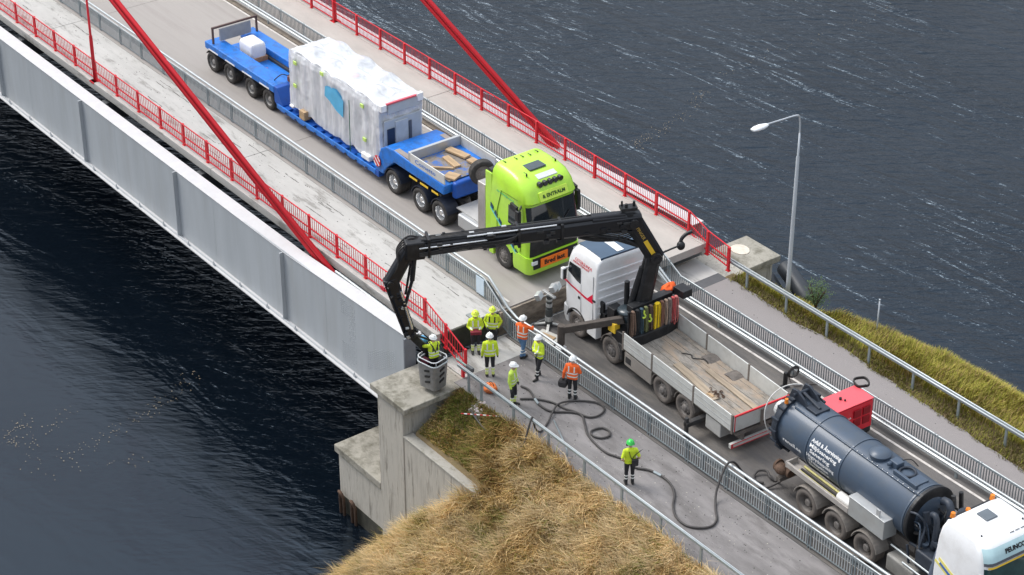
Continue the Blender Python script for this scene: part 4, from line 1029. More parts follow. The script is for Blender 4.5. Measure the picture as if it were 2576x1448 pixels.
for (x, z) in ((-21.0, 3.0), (-21.1, 1.9), (-15.9, 3.0), (-15.8, 1.5), (-18.9, 3.3)):
    fp(MB().box(x, x + .22, by0 - .115, by0 - .06, z, z + .16), 'tape', M('lime tape', (.55, .75, .18), .5), None, bevel=.01)
fp(MB().box(-20.55, -20.15, by0 - .22, by0 + .1, .66, 1.05), 'timber_block', wood, None, bevel=.01)
for q in isl(MB().box(-21.5, -21.2, by0 - .12, by0 + .2, .8, .92).box(-15.9, -15.3, by0 - .16, by0 + .1, .70, .95)): fp(q, 'packing', M('white packing', (.82, .82, .82), .6), None, bevel=.04)
fp(MB().box(bx0 + .3, bx1 - .3, by0 + .2, by1 - .2, .645, .80), 'skid', dark_m)
# ---------------------------------------------------------------- crane truck (heading -X, slightly turned)
TA = atan2(-.067, 1)
ct = thing('crane_truck', 'white crane truck with an open dropside bed and a long black loader crane', 'truck', (0, 4.97, LZ), TA)
def cp(mb_, name, mat, parent=None, **k): return mb_.build(name, mat, parent if parent is not None else ct, **k)
W = 2.5
# cab built forward = +x then mirrored: x = -u
lvc = [(1.05, .42, 2.50, .02, W - .02, .30, .06), (1.8, .42, 2.54, .0, W, .32, .06), (2.4, .42, 2.52, .0, W, .34, .06), (3.10, .42, 2.40, .02, W - .02, .36, .06), (3.42, .42, 2.30, .05, W - .05, .40, .08), (3.64, .42, 2.12, .10, W - .10, .42, .10), (3.75, .44, 1.92, .18, W - .18, .40, .12), (3.79, .48, 1.75, .26, W - .26, .36, .12)]
cab = cp(mirror_x(MB().loft([rring(*L) for L in lvc]), -1), 'cab', white_t, auto=35)
cp(cab_patch(lvc, [2.2, 2.6, 3.0, 3.2], front, .012, -1), 'windscreen', glass, cab, smooth=True)
cp(MB().add([(-2.12, .0, 3.04), (-1.42, .0, 3.06), (-1.38, -.012, 2.42), (-1.62, -.012, 2.44), (-2.2, -.012, 2.62)], [(0, 1, 2, 3, 4)]).add([(-2.12, .03, 3.04), (-1.42, .03, 3.06), (-1.38, .02, 2.42), (-1.62, .02, 2.44), (-2.2, .02, 2.62)], [(4, 3, 2, 1, 0)]), 'side_window', glass, cab)
for k in range(6):                                       # pressed ribs of the rear wall
    z = 1.5 + .33 * k
    cp(MB().box(-.43, -.385, .10, W - .10, z, z + .10), 'rear_rib', white_t, cab, bevel=.02)
# navy roof with a white stripe
def roofz(u): return float(np.interp(u, [-2.18, -1.85, -1.2, -.9, -.5], [3.70, 3.77, 3.80, 3.80, 3.79]))
def roof_strip(v0, v1, u0, u1, dz, name, mat):
    m_ = MB(); n_ = 10; rings = []
    for k in range(n_ + 1):
        u = u0 + (u1 - u0) * k / n_
        rings.append([(u, v0, roofz(u) + dz - .02), (u, v0, roofz(u) + dz), (u, v1, roofz(u) + dz), (u, v1, roofz(u) + dz - .02)])
    m_.loft(rings); return cp(m_, name, mat, cab)
roof_strip(.30, W - .30, -2.0, -.52, .03, 'roof_panel', navy)
roof_strip(1.06, 1.36, -1.75, -.62, .055, 'roof_stripe', white_t)
cp(MB().box(-.56, -.48, .25, W - .25, 3.74, 3.86), 'roof_edge', navy, cab, bevel=.02)
cp(MB().add([(-2.46, -.006, 2.22), (-2.0, -.006, 2.12), (-.95, -.006, 2.03), (-.62, -.006, 2.36), (-.56, -.006, 2.04), (-.6, -.006, 1.95), (-1.1, -.006, 1.94), (-2.0, -.006, 2.04), (-2.46, -.006, 2.10)], [(0, 1, 7, 8), (1, 2, 6, 7), (2, 3, 4, 5, 6)]), 'red_stripe', M('red door stripe', (.70, .012, .05), .35), cab)
lettering('ÖSTERSUNDS', .17, red_t, cab, (-1.28, .033, 3.30), (1, 0, 0), (0, .22, 1), fit=1.05)
lettering('KRANTJÄNST', .11, red_t, cab, (-1.40, .015, 3.17), (1, 0, 0), (0, .12, 1), fit=1.0)
for q in isl(MB().box(-1.52, -1.42, -.03, .03, 1.75, 1.85).box(-.62, -.45, -.03, .02, 2.08, 2.16)): cp(q, 'door_handle', black_p, cab, bevel=.01)
cp(MB().box(-2.40, -2.24, -.22, -.05, 2.22, 2.72), 'mirror', white_t, cab, bevel=.04); cp(MB().box(-2.23, -2.215, -.20, -.07, 2.26, 2.68), 'mirror_glass', black_p, cab); cp(MB().bar((-2.32, -.1, 2.68), (-2.2, .05, 2.75), .04, .05), 'mirror_arm', white_t, cab)
for q in isl(MB().bar((-1.36, .0, 1.2), (-1.36, .0, 2.4), .015, .015).bar((-.60, .0, 1.1), (-.60, .0, 3.1), .02, .02)): cp(q, 'door_gap', M('grey door gap', (.35, .35, .36), .6), cab)
lvb = [(.38, 2.18, 2.48, .04, W - .04, .14, .04), (.7, 2.18, 2.56, 0, W, .16, .04), (1.04, 2.18, 2.54, 0, W, .16, .04)]
cp(mirror_x(MB().loft([rring(*L) for L in lvb]), -1), 'bumper', white_t, auto=35)
cp(arch(-1.62, .55, .60, .66, 0, .5, .2, 2.95), 'wheel_arch', dark_m); cp(arch(-1.62, .55, .66, .98, .015, .4, .55, 2.45), 'fender', white_t)
cp(MB().box(-1.0, -.42, .03, .3, .5, 1.05), 'step', white_t, bevel=.02)
cp(MB().bar((-.34, .25, 1.1), (-.34, .25, 2.1), .1, .25).box(-.38, -.1, .2, .9, 1.15, 1.7), 'air_intake', black_p, bevel=.02)
for q in isl(MB().box(-2.3, 7.5, .82, .96, .75, 1.02).box(-2.3, 7.5, 1.54, 1.68, .75, 1.02)): cp(q, 'chassis_rail', dark_m)
wm_c = wheel_meshes(.53, .36, 'front', rim_d); wm_cd = wheel_meshes(.53, .56, 'front', rim_d)
tyre_dust = M('dusty tyre', (.15, .13, .115), .9, var=.2, vs=6)
for ms in (wm_c, wm_cd): ms[0].materials[0] = tyre_dust
for u, ms in ((-1.62, wm_c), (.52, wm_c), (3.64, wm_cd), (4.97, wm_cd)):
    put_wheel(ct, ms, (u, .20 if ms is wm_c else .30, .54)); put_wheel(ct, ms, (u, W - (.20 if ms is wm_c else .30), .54), True)
for u in (.52, 3.64, 4.97):
    for v0, v1 in ((.02, .55), (W - .55, W - .02)): cp(arch(u, .54, .60, .63, v0, v1, .2, 2.95), 'mudguard', dusty)
# dropside bed
bed = cp(MB().box(1.3, 7.62, .03, W - .03, 1.0, 1.08), 'bed_floor', dusty)
for k in range(11):
    v = .08 + .213 * k
    cp(MB().box(1.33, 7.6, v, v + .203, 1.081, 1.10 + .006 * (k % 3)), 'floor_plank', wood_d, bed)
us = [1.3, 3.05, 5.46, 7.62]
for a, c in zip(us[:-1], us[1:]):
    for v in (0, W - .045):
        cp(MB().box(a + .05, c - .05, v, v + .045, 1.07, 1.73), 'side_board', alu_l, bed, bevel=.008)
        for q in (1.28, 1.5): cp(MB().box(a + .05, c - .05, v - .008 if v == 0 else v + .045, v if v == 0 else v + .053, q, q + .02), 'board_rib', alu, bed)
for u in us:
    for v in (-.01, W - .05): cp(MB().box(u - .045, u + .045, v, v + .06, .98, 1.76), 'bed_post', M('brown bed post', (.17, .145, .125), .8), bed, bevel=.01)
tg = cp(MB().box(7.64, 7.69, .05, W - .05, 1.07, 1.70), 'tailgate', alu_l, bed, bevel=.01)
rw = M('red edge tape', (.62, .03, .04), .5)
for q in isl(MB().box(7.692, 7.70, .06, W - .06, 1.66, 1.70).box(7.692, 7.70, .06, .10, 1.08, 1.66).box(7.64, 7.69, .05, W - .05, 1.702, 1.712)): cp(q, 'edge_tape', rw, tg)
cp(MB().box(7.69, 7.74, 1.2, 1.3, 1.0, 1.6), 'tailgate_post', M('brown bed post', (.17, .145, .125), .8), tg)
ub = cp(MB().box(7.5, 7.62, .02, W - .02, .34, .52), 'underrun_bar', alu_l, bevel=.01)
for q in isl(MB().box(7.622, 7.63, .03, W - .03, .49, .52).box(7.622, 7.63, .03, W - .03, .34, .37).box(7.622, 7.63, .03, .12, .37, .49)): cp(q, 'edge_tape', rw, ub)
cp(MB().box(7.25, 7.6, .5, .62, .5, 1.0).box(7.25, 7.6, 1.9, 2.0, .5, 1.0).box(7.35, 7.62, .4, 2.1, .78, .92).box(7.5, 7.66, .2, .7, .82, .95).box(7.5, 7.66, 1.8, 2.3, .82, .95), 'tail_frame', dusty, bevel=.01)
for q in isl(MB().box(1.38, 3.0, .03, .5, .40, .96).box(1.38, 3.0, W - .5, W - .03, .40, .96)): cp(q, 'tool_box', M('dusty tool box', (.30, .27, .24), .8, var=.15, vs=3, dirt=(.16, .14, .12), da=.6), bevel=.02)
cp(MB().box(1.46, 1.78, .02, .03, .55, .8), 'box_vent', dark_m)
cp(MB().box(6.15, 6.98, .05, .62, .42, .98), 'rear_box', M('grey storage box', (.40, .39, .37), .7, var=.12, vs=3), bevel=.02)
cp(MB().box(5.78, 5.98, -.62, 2.2, .50, .68).box(5.82, 5.94, -.62, -.5, .12, .86), 'rear_outrigger', dark_m, bevel=.015)
cp(MB().box(5.72, 6.04, -.72, -.40, 0.0, .05), 'outrigger_foot', dark_m)
cp(MB().box(.75, 1.2, .05, .3, .45, .9).box(.95, 1.25, .05, .55, .9, 1.1), 'battery_box', dark_m, bevel=.02)
# --- loader crane, modelled in world coordinates in its slewing plane
CP0 = Vector((1.0, 6.15, 0)); CD = Vector((-3.6, -7.9, 0)).normalized(); CN = Vector((-CD.y, CD.x, 0))
def cw(u, z, s=0.0): return CP0 + CD * u + CN * s + Vector((0, 0, z))
def kp(mb_, name, mat, parent=None, **k):
    o = mb_.build(name, mat, **k)
    if parent is None: wpart(o, ct)
    else:
        # parent is a world-modelled part of ct: same space
        o.parent = parent
    return o
def boom(p0, p1, w, h0, h1, mb_=None, hexa=True):
    """box boom with chamfered edges between two (u, z) points"""
    mb_ = mb_ or MB(); a, c = cw(*p0), cw(*p1); d = (c - a).normalized(); upv = CN.cross(d); 
    if upv.z < 0: upv = -upv
    rings = []
    for p, h in ((a, h0), (c, h1)):
        k = .28 * w
        rings.append([p + CN * x + upv * y for x, y in ((-w / 2, -h / 2 + k), (-w / 2 + k, -h / 2), (w / 2 - k, -h / 2), (w / 2, -h / 2 + k), (w / 2, h / 2 - k * .6), (w / 2 - k * .6, h / 2), (-w / 2 + k * .6, h / 2), (-w / 2, h / 2 - k * .6))])
    mb_.loft(rings); return mb_
base = kp(MB().prism_z([(CP0.x + a * .62, CP0.y + b_ * 1.15) for a, b_ in ((-.8, -1), (.8, -1), (1, -.5), (1, .5), (.8, 1), (-.8, 1), (-1, .5), (-1, -.5))], .12, .62), 'crane_base', black_p, None, bevel=.03)
kp(MB().cyl(cw(0, .6), cw(0, 1.45), .40, .33, 16), 'slewing_column', black_p, None, bevel=.02)
col = kp(boom((.2, 1.1), (-.25, 3.55), .54, .62, .56), 'column', black_p, None, bevel=.02)
kp(MB().cyl(cw(-.25, 3.5, -.42), cw(-.25, 3.5, .42), .2, n=16).cyl(cw(-.25, 3.5, -.46), cw(-.25, 3.5, .46), .08, n=12), 'column_pin', black_p, col)
inb = kp(boom((-.30, 3.4), (.66, 5.12), .52, .66, .70), 'inner_boom', black_b, None, bevel=.02)
kp(MB().cyl(cw(.6, 5.0, -.38), cw(.6, 5.0, .38), .17, n=14), 'boom_pin', black_p, inb)
_s = -.24
d_in = (cw(.66, 5.12) - cw(-.30, 3.4)).normalized(); n_in = CN.cross(d_in)
pc = cw(-.16, 3.99)
for k_, (t0, t1, w_) in enumerate(((.10, .48, .16),)):
    a = cw(-.30, 3.4).lerp(cw(.66, 5.12), t0); c = cw(-.30, 3.4).lerp(cw(.66, 5.12), t1)
    for sgn in (-1, 1):
        kp(MB().bar(a + CN * sgn * .265 + n_in * .0, c + CN * sgn * .265, .012, w_, up=n_in), 'yellow_plate', yellow_t, inb)
tdir = (cw(-.30, 3.4) - cw(.66, 5.12)).normalized()
for sgn in (1,):
    q = cw(-.30, 3.4).lerp(cw(.66, 5.12), .74) + CN * sgn * .272
    lettering('PALFINGER', .17, M('ochre print', (.55, .36, .08), .5), inb, q, tdir, CN.cross(tdir) * -1 if (tdir.cross(CN.cross(tdir) * -1)).dot(CN) * sgn > 0 else CN.cross(tdir), fit=.85)
kp(MB().cyl(cw(.55, 1.5, .0), cw(.15, 3.0, .0), .12, n=12).cyl(cw(.15, 3.0), cw(-.1, 3.75), .07, n=10), 'lift_cylinder', black_p, None)
kp(MB().cyl(cw(.62, 1.2, -.3), cw(.62, 2.3, -.3), .10, n=10).box(CP0.x - .95, CP0.x - .55, CP0.y - 1.0, CP0.y - .55, .55, 1.25), 'valve_bank', black_p, None, bevel=.02)
# long outer boom with its stacked extensions
ob = kp(boom((.30, 4.95), (4.75, 4.88), .54, .70, .58), 'outer_boom', black_b, None, bevel=.015)
kp(boom((4.0, 4.86), (8.45, 4.83), .46, .50, .46), 'boom_extension', black_b, ob, bevel=.012)
for k in range(4):
    kp(MB().tube([cw(1.2 + .5 * k, 5.27 - .02 * k, -.2 + .11 * k), cw(8.2, 5.13 + .02 * k, -.18 + .11 * k)], .038, 8), 'boom_hose', [black_p, black_r, dark_m, black_p][k], ob)
kp(MB().cyl(cw(.9, 5.32, .12), cw(5.0, 5.24, .12), .085, n=12), 'extension_cylinder', black_b, ob)
kp(MB().cyl(cw(4.4, 5.17, .12), cw(8.3, 5.1, .12), .075, n=10), 'extension_cylinder', black_b, ob)
kp(MB().cyl(cw(3.4, 5.26, .24), cw(6.6, 5.20, .24), .028, n=8), 'cylinder_rod', chrome, ob)
kp(MB().cyl(cw(5.9, 5.0, .29), cw(8.3, 4.95, .29), .028, n=8), 'cylinder_rod', chrome, ob)
for u in (3.2, 4.75, 7.95):
    kp(MB().box(-.05, .05, -.32, .32, -.34, .40), 'boom_collar', black_p, ob, bevel=.02)
    o = [q for q in ob.children if q.name.startswith('boom_collar')][-1]; o.matrix_local = Matrix.Translation(cw(u, 4.88)) @ Matrix.Rotation(atan2(CD.y, CD.x), 4, 'Z')
kp(boom((.36, 5.1), (2.1, 5.2), .48, .46, .30), 'boom_head', black_b, ob, bevel=.03)
kp(MB().box(-.3, .3, -.18, .18, 0, .12).cyl((-.2, 0, .12), (-.2, 0, .3), .05, n=8).cyl((.1, .08, .12), (.1, .08, .26), .06, n=8).cyl((.22, -.08, .12), (.22, -.08, .3), .04, n=8), 'valve_block', black_p, ob, bevel=.01)
[q for q in ob.children if q.name.startswith('valve_block')][-1].matrix_local = Matrix.Translation(cw(.75, 5.45)) @ Matrix.Rotation(atan2(CD.y, CD.x), 4, 'Z')
_r = np.random.default_rng(31)
for k in range(46):                       # clamps, valves and brackets along the boom
    u = _r.uniform(.6, 8.3); s_ = .265 if k % 3 else _r.uniform(-.2, .25); zc_ = _r.uniform(4.62, 5.12) if k % 3 else 5.30 - .02 * u
    q = MB().box(-_r.uniform(.03, .14), _r.uniform(.03, .14), -.05, .05, -_r.uniform(.02, .07), _r.uniform(.02, .07)).build('bracket', [black_p, dark_m, black_b, alu][int(k % 9 == 0) * 3 or k % 3], bevel=.008)
    q.parent = ob; q.location = cw(u, zc_, s_); q.rotation_euler = (0, 0, atan2(CD.y, CD.x))
for k in range(5):
    kp(MB().tube(spline([cw(4.7, 5.1 + .03 * k, .3), cw(5.3, 4.95 - .05 * k, .34), cw(6.6, 4.9 - .05 * k, .30), cw(8.3, 4.75 - .03 * k, .28)], 6), .02, 6), 'side_hose', black_r if k % 2 else dark_m, ob)
for k in range(4):
    kp(MB().tube(spline([cw(8.1, 5.1, -.15 + .1 * k), cw(8.6, 5.25 - .05 * k, -.15 + .1 * k), cw(9.0, 4.85, -.15 + .1 * k), cw(9.05, 4.3, -.1 + .1 * k), cw(9.38, 3.7, -.1 + .08 * k)], 6), .03, 6), 'knuckle_hose', black_r, ob)
kp(MB().cyl(cw(-.1, 3.75, .0), cw(1.1, 4.3), .11, n=12).cyl(cw(1.1, 4.3), cw(2.3, 4.62), .07, n=10), 'outer_cylinder', black_p, None)
for k in range(5): kp(MB().tube(spline([cw(.2, 4.55, -.3 + .1 * k), cw(.9, 4.3, -.36 + .12 * k), cw(1.9, 4.35, -.3 + .1 * k), cw(2.6, 4.62, -.2 + .1 * k)], 5), .03, 6), 'hydraulic_hose', black_r, ob)
# knuckle, jib and basket carrier
kn = kp(MB().box(-.34, .36, -.28, .28, -.34, .36), 'jib_knuckle', black_p, None, bevel=.06); kn.matrix_local = Matrix.LocRotScale(ct.location, ct.rotation_euler, None) @ Matrix.Identity(4) if False else kn.matrix_local
kn.location = cw(8.42, 4.82); kn.rotation_euler = (0, 0, atan2(CD.y, CD.x))
jb = kp(boom((8.62, 4.75), (9.32, 3.5), .40, .46, .54), 'jib', black_b, None, bevel=.02)
kp(boom((9.32, 3.75), (8.62, 1.25), .42, .54, .40), 'jib_arm', black_b, jb, bevel=.02)
for k in (-.12, 0, .12): kp(MB().tube([cw(9.5, 3.5, k), cw(8.85, 1.3, k)], .035, 8), 'jib_hose', black_r, jb)
kp(MB().cyl(cw(8.45, 4.5, .1), cw(8.55, 3.6, .1), .09, n=10).cyl(cw(8.55, 3.6, .1), cw(8.85, 2.5, .1), .06, n=10), 'jib_cylinder', black_p, jb)
kp(MB().tube([cw(8.5, 4.35, -.18), cw(8.75, 2.9, -.18)], .045, 8), 'link_rod', black_p, jb)
kp(MB().tube([cw(8.98, 3.3, .24), cw(8.62, 1.7, .24)], .05, 8), 'link_rod', chrome, jb)
for k in range(16):
    t_ = _r.uniform(0, 1); c_ = cw(9.32, 3.6).lerp(cw(8.62, 1.3), t_) + CN * _r.uniform(.18, .27) + CD * _r.uniform(-.25, .25)
    q = MB().box(-.06, .06, -.05, .05, -.05, _r.uniform(.03, .1)).build('bracket', alu if k % 7 == 0 else black_p, bevel=.008); q.parent = jb; q.location = c_; q.rotation_euler = (.3, .3 * k, atan2(CD.y, CD.x))
kp(MB().cyl(cw(9.34, 3.6, -.28), cw(9.34, 3.6, .28), .12, n=12).cyl(cw(8.85, 2.6, -.25), cw(8.85, 2.6, .25), .07, n=10), 'jib_pin', black_p, jb)
kp(MB().box(-.12, .12, -.02, .02, -.08, .08), 'red_flag', M('red marker', (.55, .04, .06), .6), jb); [q for q in jb.children if q.name.startswith('red_flag')][-1].location = cw(9.58, 3.35)
BC = Vector((-2.02, -1.18, -.72))
kp(MB().bar(cw(8.62, 1.3), BC + Vector((-.35, .1, 1.15)), .22, .26).bar(BC + Vector((-.35, .1, 1.2)), BC + Vector((-.42, .1, .3)), .16, .2), 'basket_bracket', black_p, None, bevel=.02)
kp(MB().tube(spline([cw(8.6, 1.45, .2), BC + Vector((-.3, .35, 1.5)), BC + Vector((-.1, .5, 1.25)), BC + Vector((.1, .35, 1.0))], 6), .04, 8), 'basket_hose', black_r, None)
# work basket: rounded tub with slotted corner panels
bsk = thing('work_basket', 'grey aluminium work basket hanging over the concrete ear of the abutment', 'work basket', BC, radians(12))
hw, hd = .47, .40
tubm = MB(); R0 = rring(0, -hw * .86, hw * .86, -hd * .86, hd * .86, .16, .16, 5); R1 = rring(1.02, -hw, hw, -hd, hd, .20, .20, 5)
tubm.loft([R0, R1], 0, True, False)
tb = tubm.build('tub', M('basket aluminium', (.25, .245, .24), .5, metal=.35, var=.18, vs=5, dirt=(.20, .19, .18), da=.5, ds=4), bsk)
sm = tb.modifiers.new('thick', 'SOLIDIFY'); sm.thickness = .03
MB().prism_z([p[:2] for p in rring(0, -hw * .85, hw * .85, -hd * .85, hd * .85, .16, .16, 5)], .02, .06).build('floor', dark_m, bsk)
MB().tube(rring(1.04, -hw, hw, -hd, hd, .2, .2, 5), .028, 8, closed=True).build('top_rail', galv_l, bsk, smooth=True)
MB().tube(rring(1.22, -hw * .95, hw * .95, -hd * .95, hd * .95, .2, .2, 5), .02, 8, closed=True).build('guard_rail', white_m, bsk, smooth=True)
for (a, c) in ((-.45, -.3), (.45, -.3), (.45, .3), (-.45, .3)): MB().cyl((a, c, 1.03), (a * .97, c * .97, 1.22), .016, n=6).build('stanchion', galv_l, bsk)
for z in (.30, .54, .78):
    yq, xq = -hd * (.86 + .14 * z), hw * (.86 + .14 * z)
    MB().hexa([(-.02, yq - .035, z - .05), (.20, yq - .035, z + .02), (.20, yq + .03, z + .02), (-.02, yq + .03, z - .05)], [(-.02, yq - .045, z + .03), (.20, yq - .045, z + .10), (.20, yq + .02, z + .10), (-.02, yq + .02, z + .03)]).build('slot', black_m, bsk)
    MB().hexa([(xq - .03, -.12, z - .0), (xq + .035, -.12, z - .0), (xq + .035, .10, z + .07), (xq - .03, .10, z + .07)], [(xq - .02, -.12, z + .08), (xq + .045, -.12, z + .08), (xq + .045, .10, z + .15), (xq - .02, .10, z + .15)]).build('slot', black_m, bsk)
MB().box(-.30, -.05, -.30, -.08, .90, 1.12).build('control_box', M('dark red control box', (.10, .02, .035), .5), bsk, bevel=.02)
# diagonal front outrigger with leg
og = kp(MB().bar((.85, 5.3, 1.02), (-1.0, 3.9, .18), .24, .26), 'outrigger_beam', M('dusty dark beam', (.07, .058, .05), .75, var=.3, vs=5), None, bevel=.02)
kp(MB().cyl((-1.02, 3.88, .36), (-1.02, 3.88, -.45), .14, n=12).cyl((-1.02, 3.88, -.45), (-1.02, 3.88, -.86), .09, n=12), 'outrigger_leg', M('dusty leg', (.085, .07, .06), .7, var=.3), og)
kp(MB().cyl((-1.02, 3.88, -.88), (-1.02, 3.88, -.84), .24, n=16), 'outrigger_foot', dark_m, og); kp(MB().box(-1.17, -.87, 3.73, 4.03, -.62, -.56), 'red_white_band', white_m, og)
kp(MB().bar((.95, 7.2, .70), (-.6, 8.9, .16), .26, .28).cyl((-.62, 8.92, .3), (-.62, 8.92, -.86), .11, n=12).cyl((-.62, 8.92, -.89), (-.62, 8.92, -.85), .24, n=14), 'outrigger_beam', dark_m, None)
# strap rack and what hangs from it (world coordinates)
rk = kp(MB().tube([(1.28, 5.1, 1.55), (1.42, 7.35, 1.55)], .05, 8).bar((1.28, 5.15, .2), (1.28, 5.15, 1.6), .08, .08).bar((1.42, 7.3, .2), (1.42, 7.3, 1.6), .08, .08).box(.95, 1.3, 5.3, 7.2, 1.45, 1.7).bar((.9, 7.2, 1.55), (1.6, 7.7, 1.75), .2, .2).box(1.2, 1.75, 7.3, 7.75, 1.55, 1.85), 'strap_rack', black_p, None, bevel=.015)
kp(MB().ellipsoid((.75, 5.55, 1.25), (.42, .40, .14)).box(.4, 1.0, 5.3, 5.8, .9, 1.2), 'oil_tank', M('dark blue grey tank', (.035, .05, .06), .3, coat=.3), None, smooth=True)
kp(MB().box(.35, .75, 4.95, 5.2, .45, .85), 'yellow_box', yellow_t, None, bevel=.02)
tagc = [('brown webbing sling', (.22, .14, .10), 0), ('black webbing sling', (.03, .03, .032), 0), ('blue grey webbing sling', (.06, .10, .13), 0), ('olive webbing sling', (.18, .19, .08), 0), ('dark brown webbing sling', (.13, .085, .07), 0), ('bright yellow sling', (.85, .58, .02), 0), ('rust brown sling', (.24, .12, .08), 0), ('tan sling', (.42, .30, .22), 0), ('grey brown sling', (.28, .23, .20), 0), ('red sling', (.55, .09, .09), 0), ('pinkish red sling', (.62, .20, .18), 0)]
slots = [5.22, 5.42, 5.60, 5.80, 6.02, 6.30, 6.52, 6.70, 6.86, 7.02, 7.16]
pos_w = ['leftmost on the rack', 'second from the left', 'left of the olive one', 'left of the yellow one', 'just left of the yellow one', 'widest on the rack', 'just right of the yellow one', 'right of the rust brown one', 'left of the two red ones', 'second from the right', 'rightmost on the rack']
for i, ((nm, c, _), y) in enumerate(zip(tagc, slots)):
    x = 1.33 + (y - 5.1) * .06; t = thing('lifting_sling', nm + ' hanging behind the crane, ' + pos_w[i], 'sling', (x + .08, y, .25), group='slings on the truck rack')
    sm_ = M(nm, c, .85, var=.2, vs=12, stretch=(3, 3, .4))
    nst = 8 if i == 5 else 6; wd = .30 if i == 5 else .15; ln = [1.15, 1.2, 1.25, 1.3, 1.2, 1.3, 1.2, 1.15, 1.2, 1.1, 1.05][i]
    for k in range(nst):
        yy = -wd / 2 + wd * (k + .5) / nst + random.uniform(-.015, .015); l2 = ln * (1.05 - .4 * random.random()); sw = random.uniform(-.05, .05)
        zt = 1.34; f_ = (.55, .85, 1.2)[k % 3]
        MB().tube(spline([(-.07, yy * .7, zt), (.0, yy * .75, zt + .05), (.05, yy, zt - .1), (.07, yy * 1.1 + sw * .5, zt - l2 * .6), (.05, yy * 1.1 + sw, zt - l2), (-.03, yy + sw, zt - l2 * .98), (-.06, yy * .9, zt - l2 * .5), (-.07, yy * .8, zt - .05)], 4), .0115 if i != 5 else .017, 5).build('strand', M(nm + ' %d' % (k % 3), tuple(min(.95, q * f_) for q in c), .85, var=.25, vs=12), t, smooth=True)
    MB().ellipsoid((.0, 0, 1.38), (.09, wd * .4, .05)).build('loop', sm_, t, smooth=True)
hook = M('lime hook', (.55, .70, .08), .5)
for i, (y, lab) in enumerate(((5.66, 'lime green lifting hook hung at the left of the rack'), (5.95, 'pale green lifting hook hung nearest the yellow sling'))):
    o = MB().tube(spline([(0, 0, .12), (0, 0, 0), (0, .06, -.10), (0, .02, -.18), (0, -.07, -.14)], 5), .035, 8).build('lifting_hook', hook, smooth=True); o.location = (1.52, y, 1.45 - .25 * i); tag(o, lab, 'hook', 'hooks on the truck rack')
oc = MB().ellipsoid((0, 0, .18), (.20, .30, .20), 16, 10); oc.v = [(x + .16 * noise.noise(Vector((x * 5, y * 5, z * 5))), y + .16 * noise.noise(Vector((x * 5, y * 5, z * 5 + 4))), max(0, z + .07 * noise.noise(Vector((x * 6, y * 6, 2))))) for x, y, z in oc.v]
o = oc.build('orange_tarpaulin', M('orange tarpaulin', (.95, .13, .015), .6, var=.15, vs=6), smooth=True); o.location = (.95, 7.3, 1.45); tag(o, 'crumpled bright orange tarpaulin stuffed behind the crane column', 'tarpaulin')
o = MB().tube(spline([(0, 0, 0), (-.05, .1, .25), (.0, .3, .42), (.1, .48, .5)], 5), .07, 8).ellipsoid((-.02, .05, 0), (.16, .16, .18)).build('work_lamp', black_p, smooth=True); o.location = (.75, 7.95, 3.1); 
kp(MB().bar((.85, 6.75, 3.2), (.76, 7.95, 3.15), .05, .05), 'lamp_arm', black_p, None)
wpart(o, ct)

# ---------------------------------------------------------------- things lying on the truck bed
t = thing('chain_heap', 'dark rusty chain heap with a wood scrap on the truck bed planks', 'chain', (5.6, 5.55, LZ + 1.12))
r_ = np.random.default_rng(12)
for k in range(22):
    a, rr = r_.uniform(0, 6.28), r_.uniform(0, .22)
    o = MB().tube([(.05 * cos(q), .03 * sin(q), 0) for q in np.linspace(0, 6.28, 9)[:-1]], .014, 5, closed=True).build('chain_link', rust, t); o.location = (rr * 1.6 * cos(a), rr * sin(a), .02 + .02 * (k % 3)); o.rotation_euler = (r_.uniform(-.6, .6), r_.uniform(-.6, .6), a)
MB().box(-.18, .14, -.30, -.18, 0, .06).build('wood_scrap', wood, t, bevel=.01)
o = MB().box(-1.6, 1.6, -.11, .11, 0, .045).build('plank', M('pale plank', (.33, .265, .195), .9, var=.35, vs=3, stretch=(.3, 3, 3)), bevel=.005); o.location = (5.9, 6.15, LZ + 1.12); o.rotation_euler = (0, 0, -.10); tag(o, 'long pale plank lying lengthwise on the truck bed', 'plank')
o = MB().box(-1.3, 1.3, -.16, .16, 0, .03).build('plank', M('pale plank', (.44, .35, .25), .85), bevel=.005); o.location = (4.6, 5.5, LZ + 1.12); o.rotation_euler = (0, 0, -.16); tag(o, 'wide pale plank on the bed beside the chain heap', 'plank')
o = MB().tube(spline([(0, 0, 0), (.3, .2, .0), (.5, .1, 0), (.8, .35, 0), (1.1, .3, 0)], 6), .018, 6).build('rope', black_r, smooth=True); o.location = (2.9, 6.3, LZ + 1.13); tag(o, 'thin dark rope trailing across the middle of the truck bed', 'rope')
# ---------------------------------------------------------------- vacuum tanker (heading +X)
TB = atan2(-.065, 1)
u0 = 13.0
tk = thing('vacuum_tanker', 'white vacuum tanker truck with a blue-grey cylindrical tank', 'tanker', (u0 * cos(TB), 4.9 + u0 * sin(TB), LZ), TB)
def vp(mb_, name, mat, parent=None, **k):
    vshift(mb_, -u0); return mb_.build(name, mat, parent if parent is not None else tk, **k)
ZC, RT, VC = 2.22, .97, 1.27
def tank_ring(u, r, n=48, dz=0): return [(u, VC + r * cos(2 * pi * k / n), ZC + dz + .012 * (u - 10) + r * sin(2 * pi * k / n)) for k in range(n)]
tank = vp(MB().loft([tank_ring(9.62, RT), tank_ring(15.82, RT), tank_ring(15.92, RT * .95), tank_ring(16.0, RT * .7), tank_ring(16.03, RT * .3)]), 'tank', tank_m, auto=30)
for u in (11.08, 12.72, 15.75):
    vp(MB().loft([tank_ring(u - .035, RT + .0), tank_ring(u - .03, RT + .03), tank_ring(u + .03, RT + .03), tank_ring(u + .035, RT)]), 'stiffening_ring', tank_m, tank)
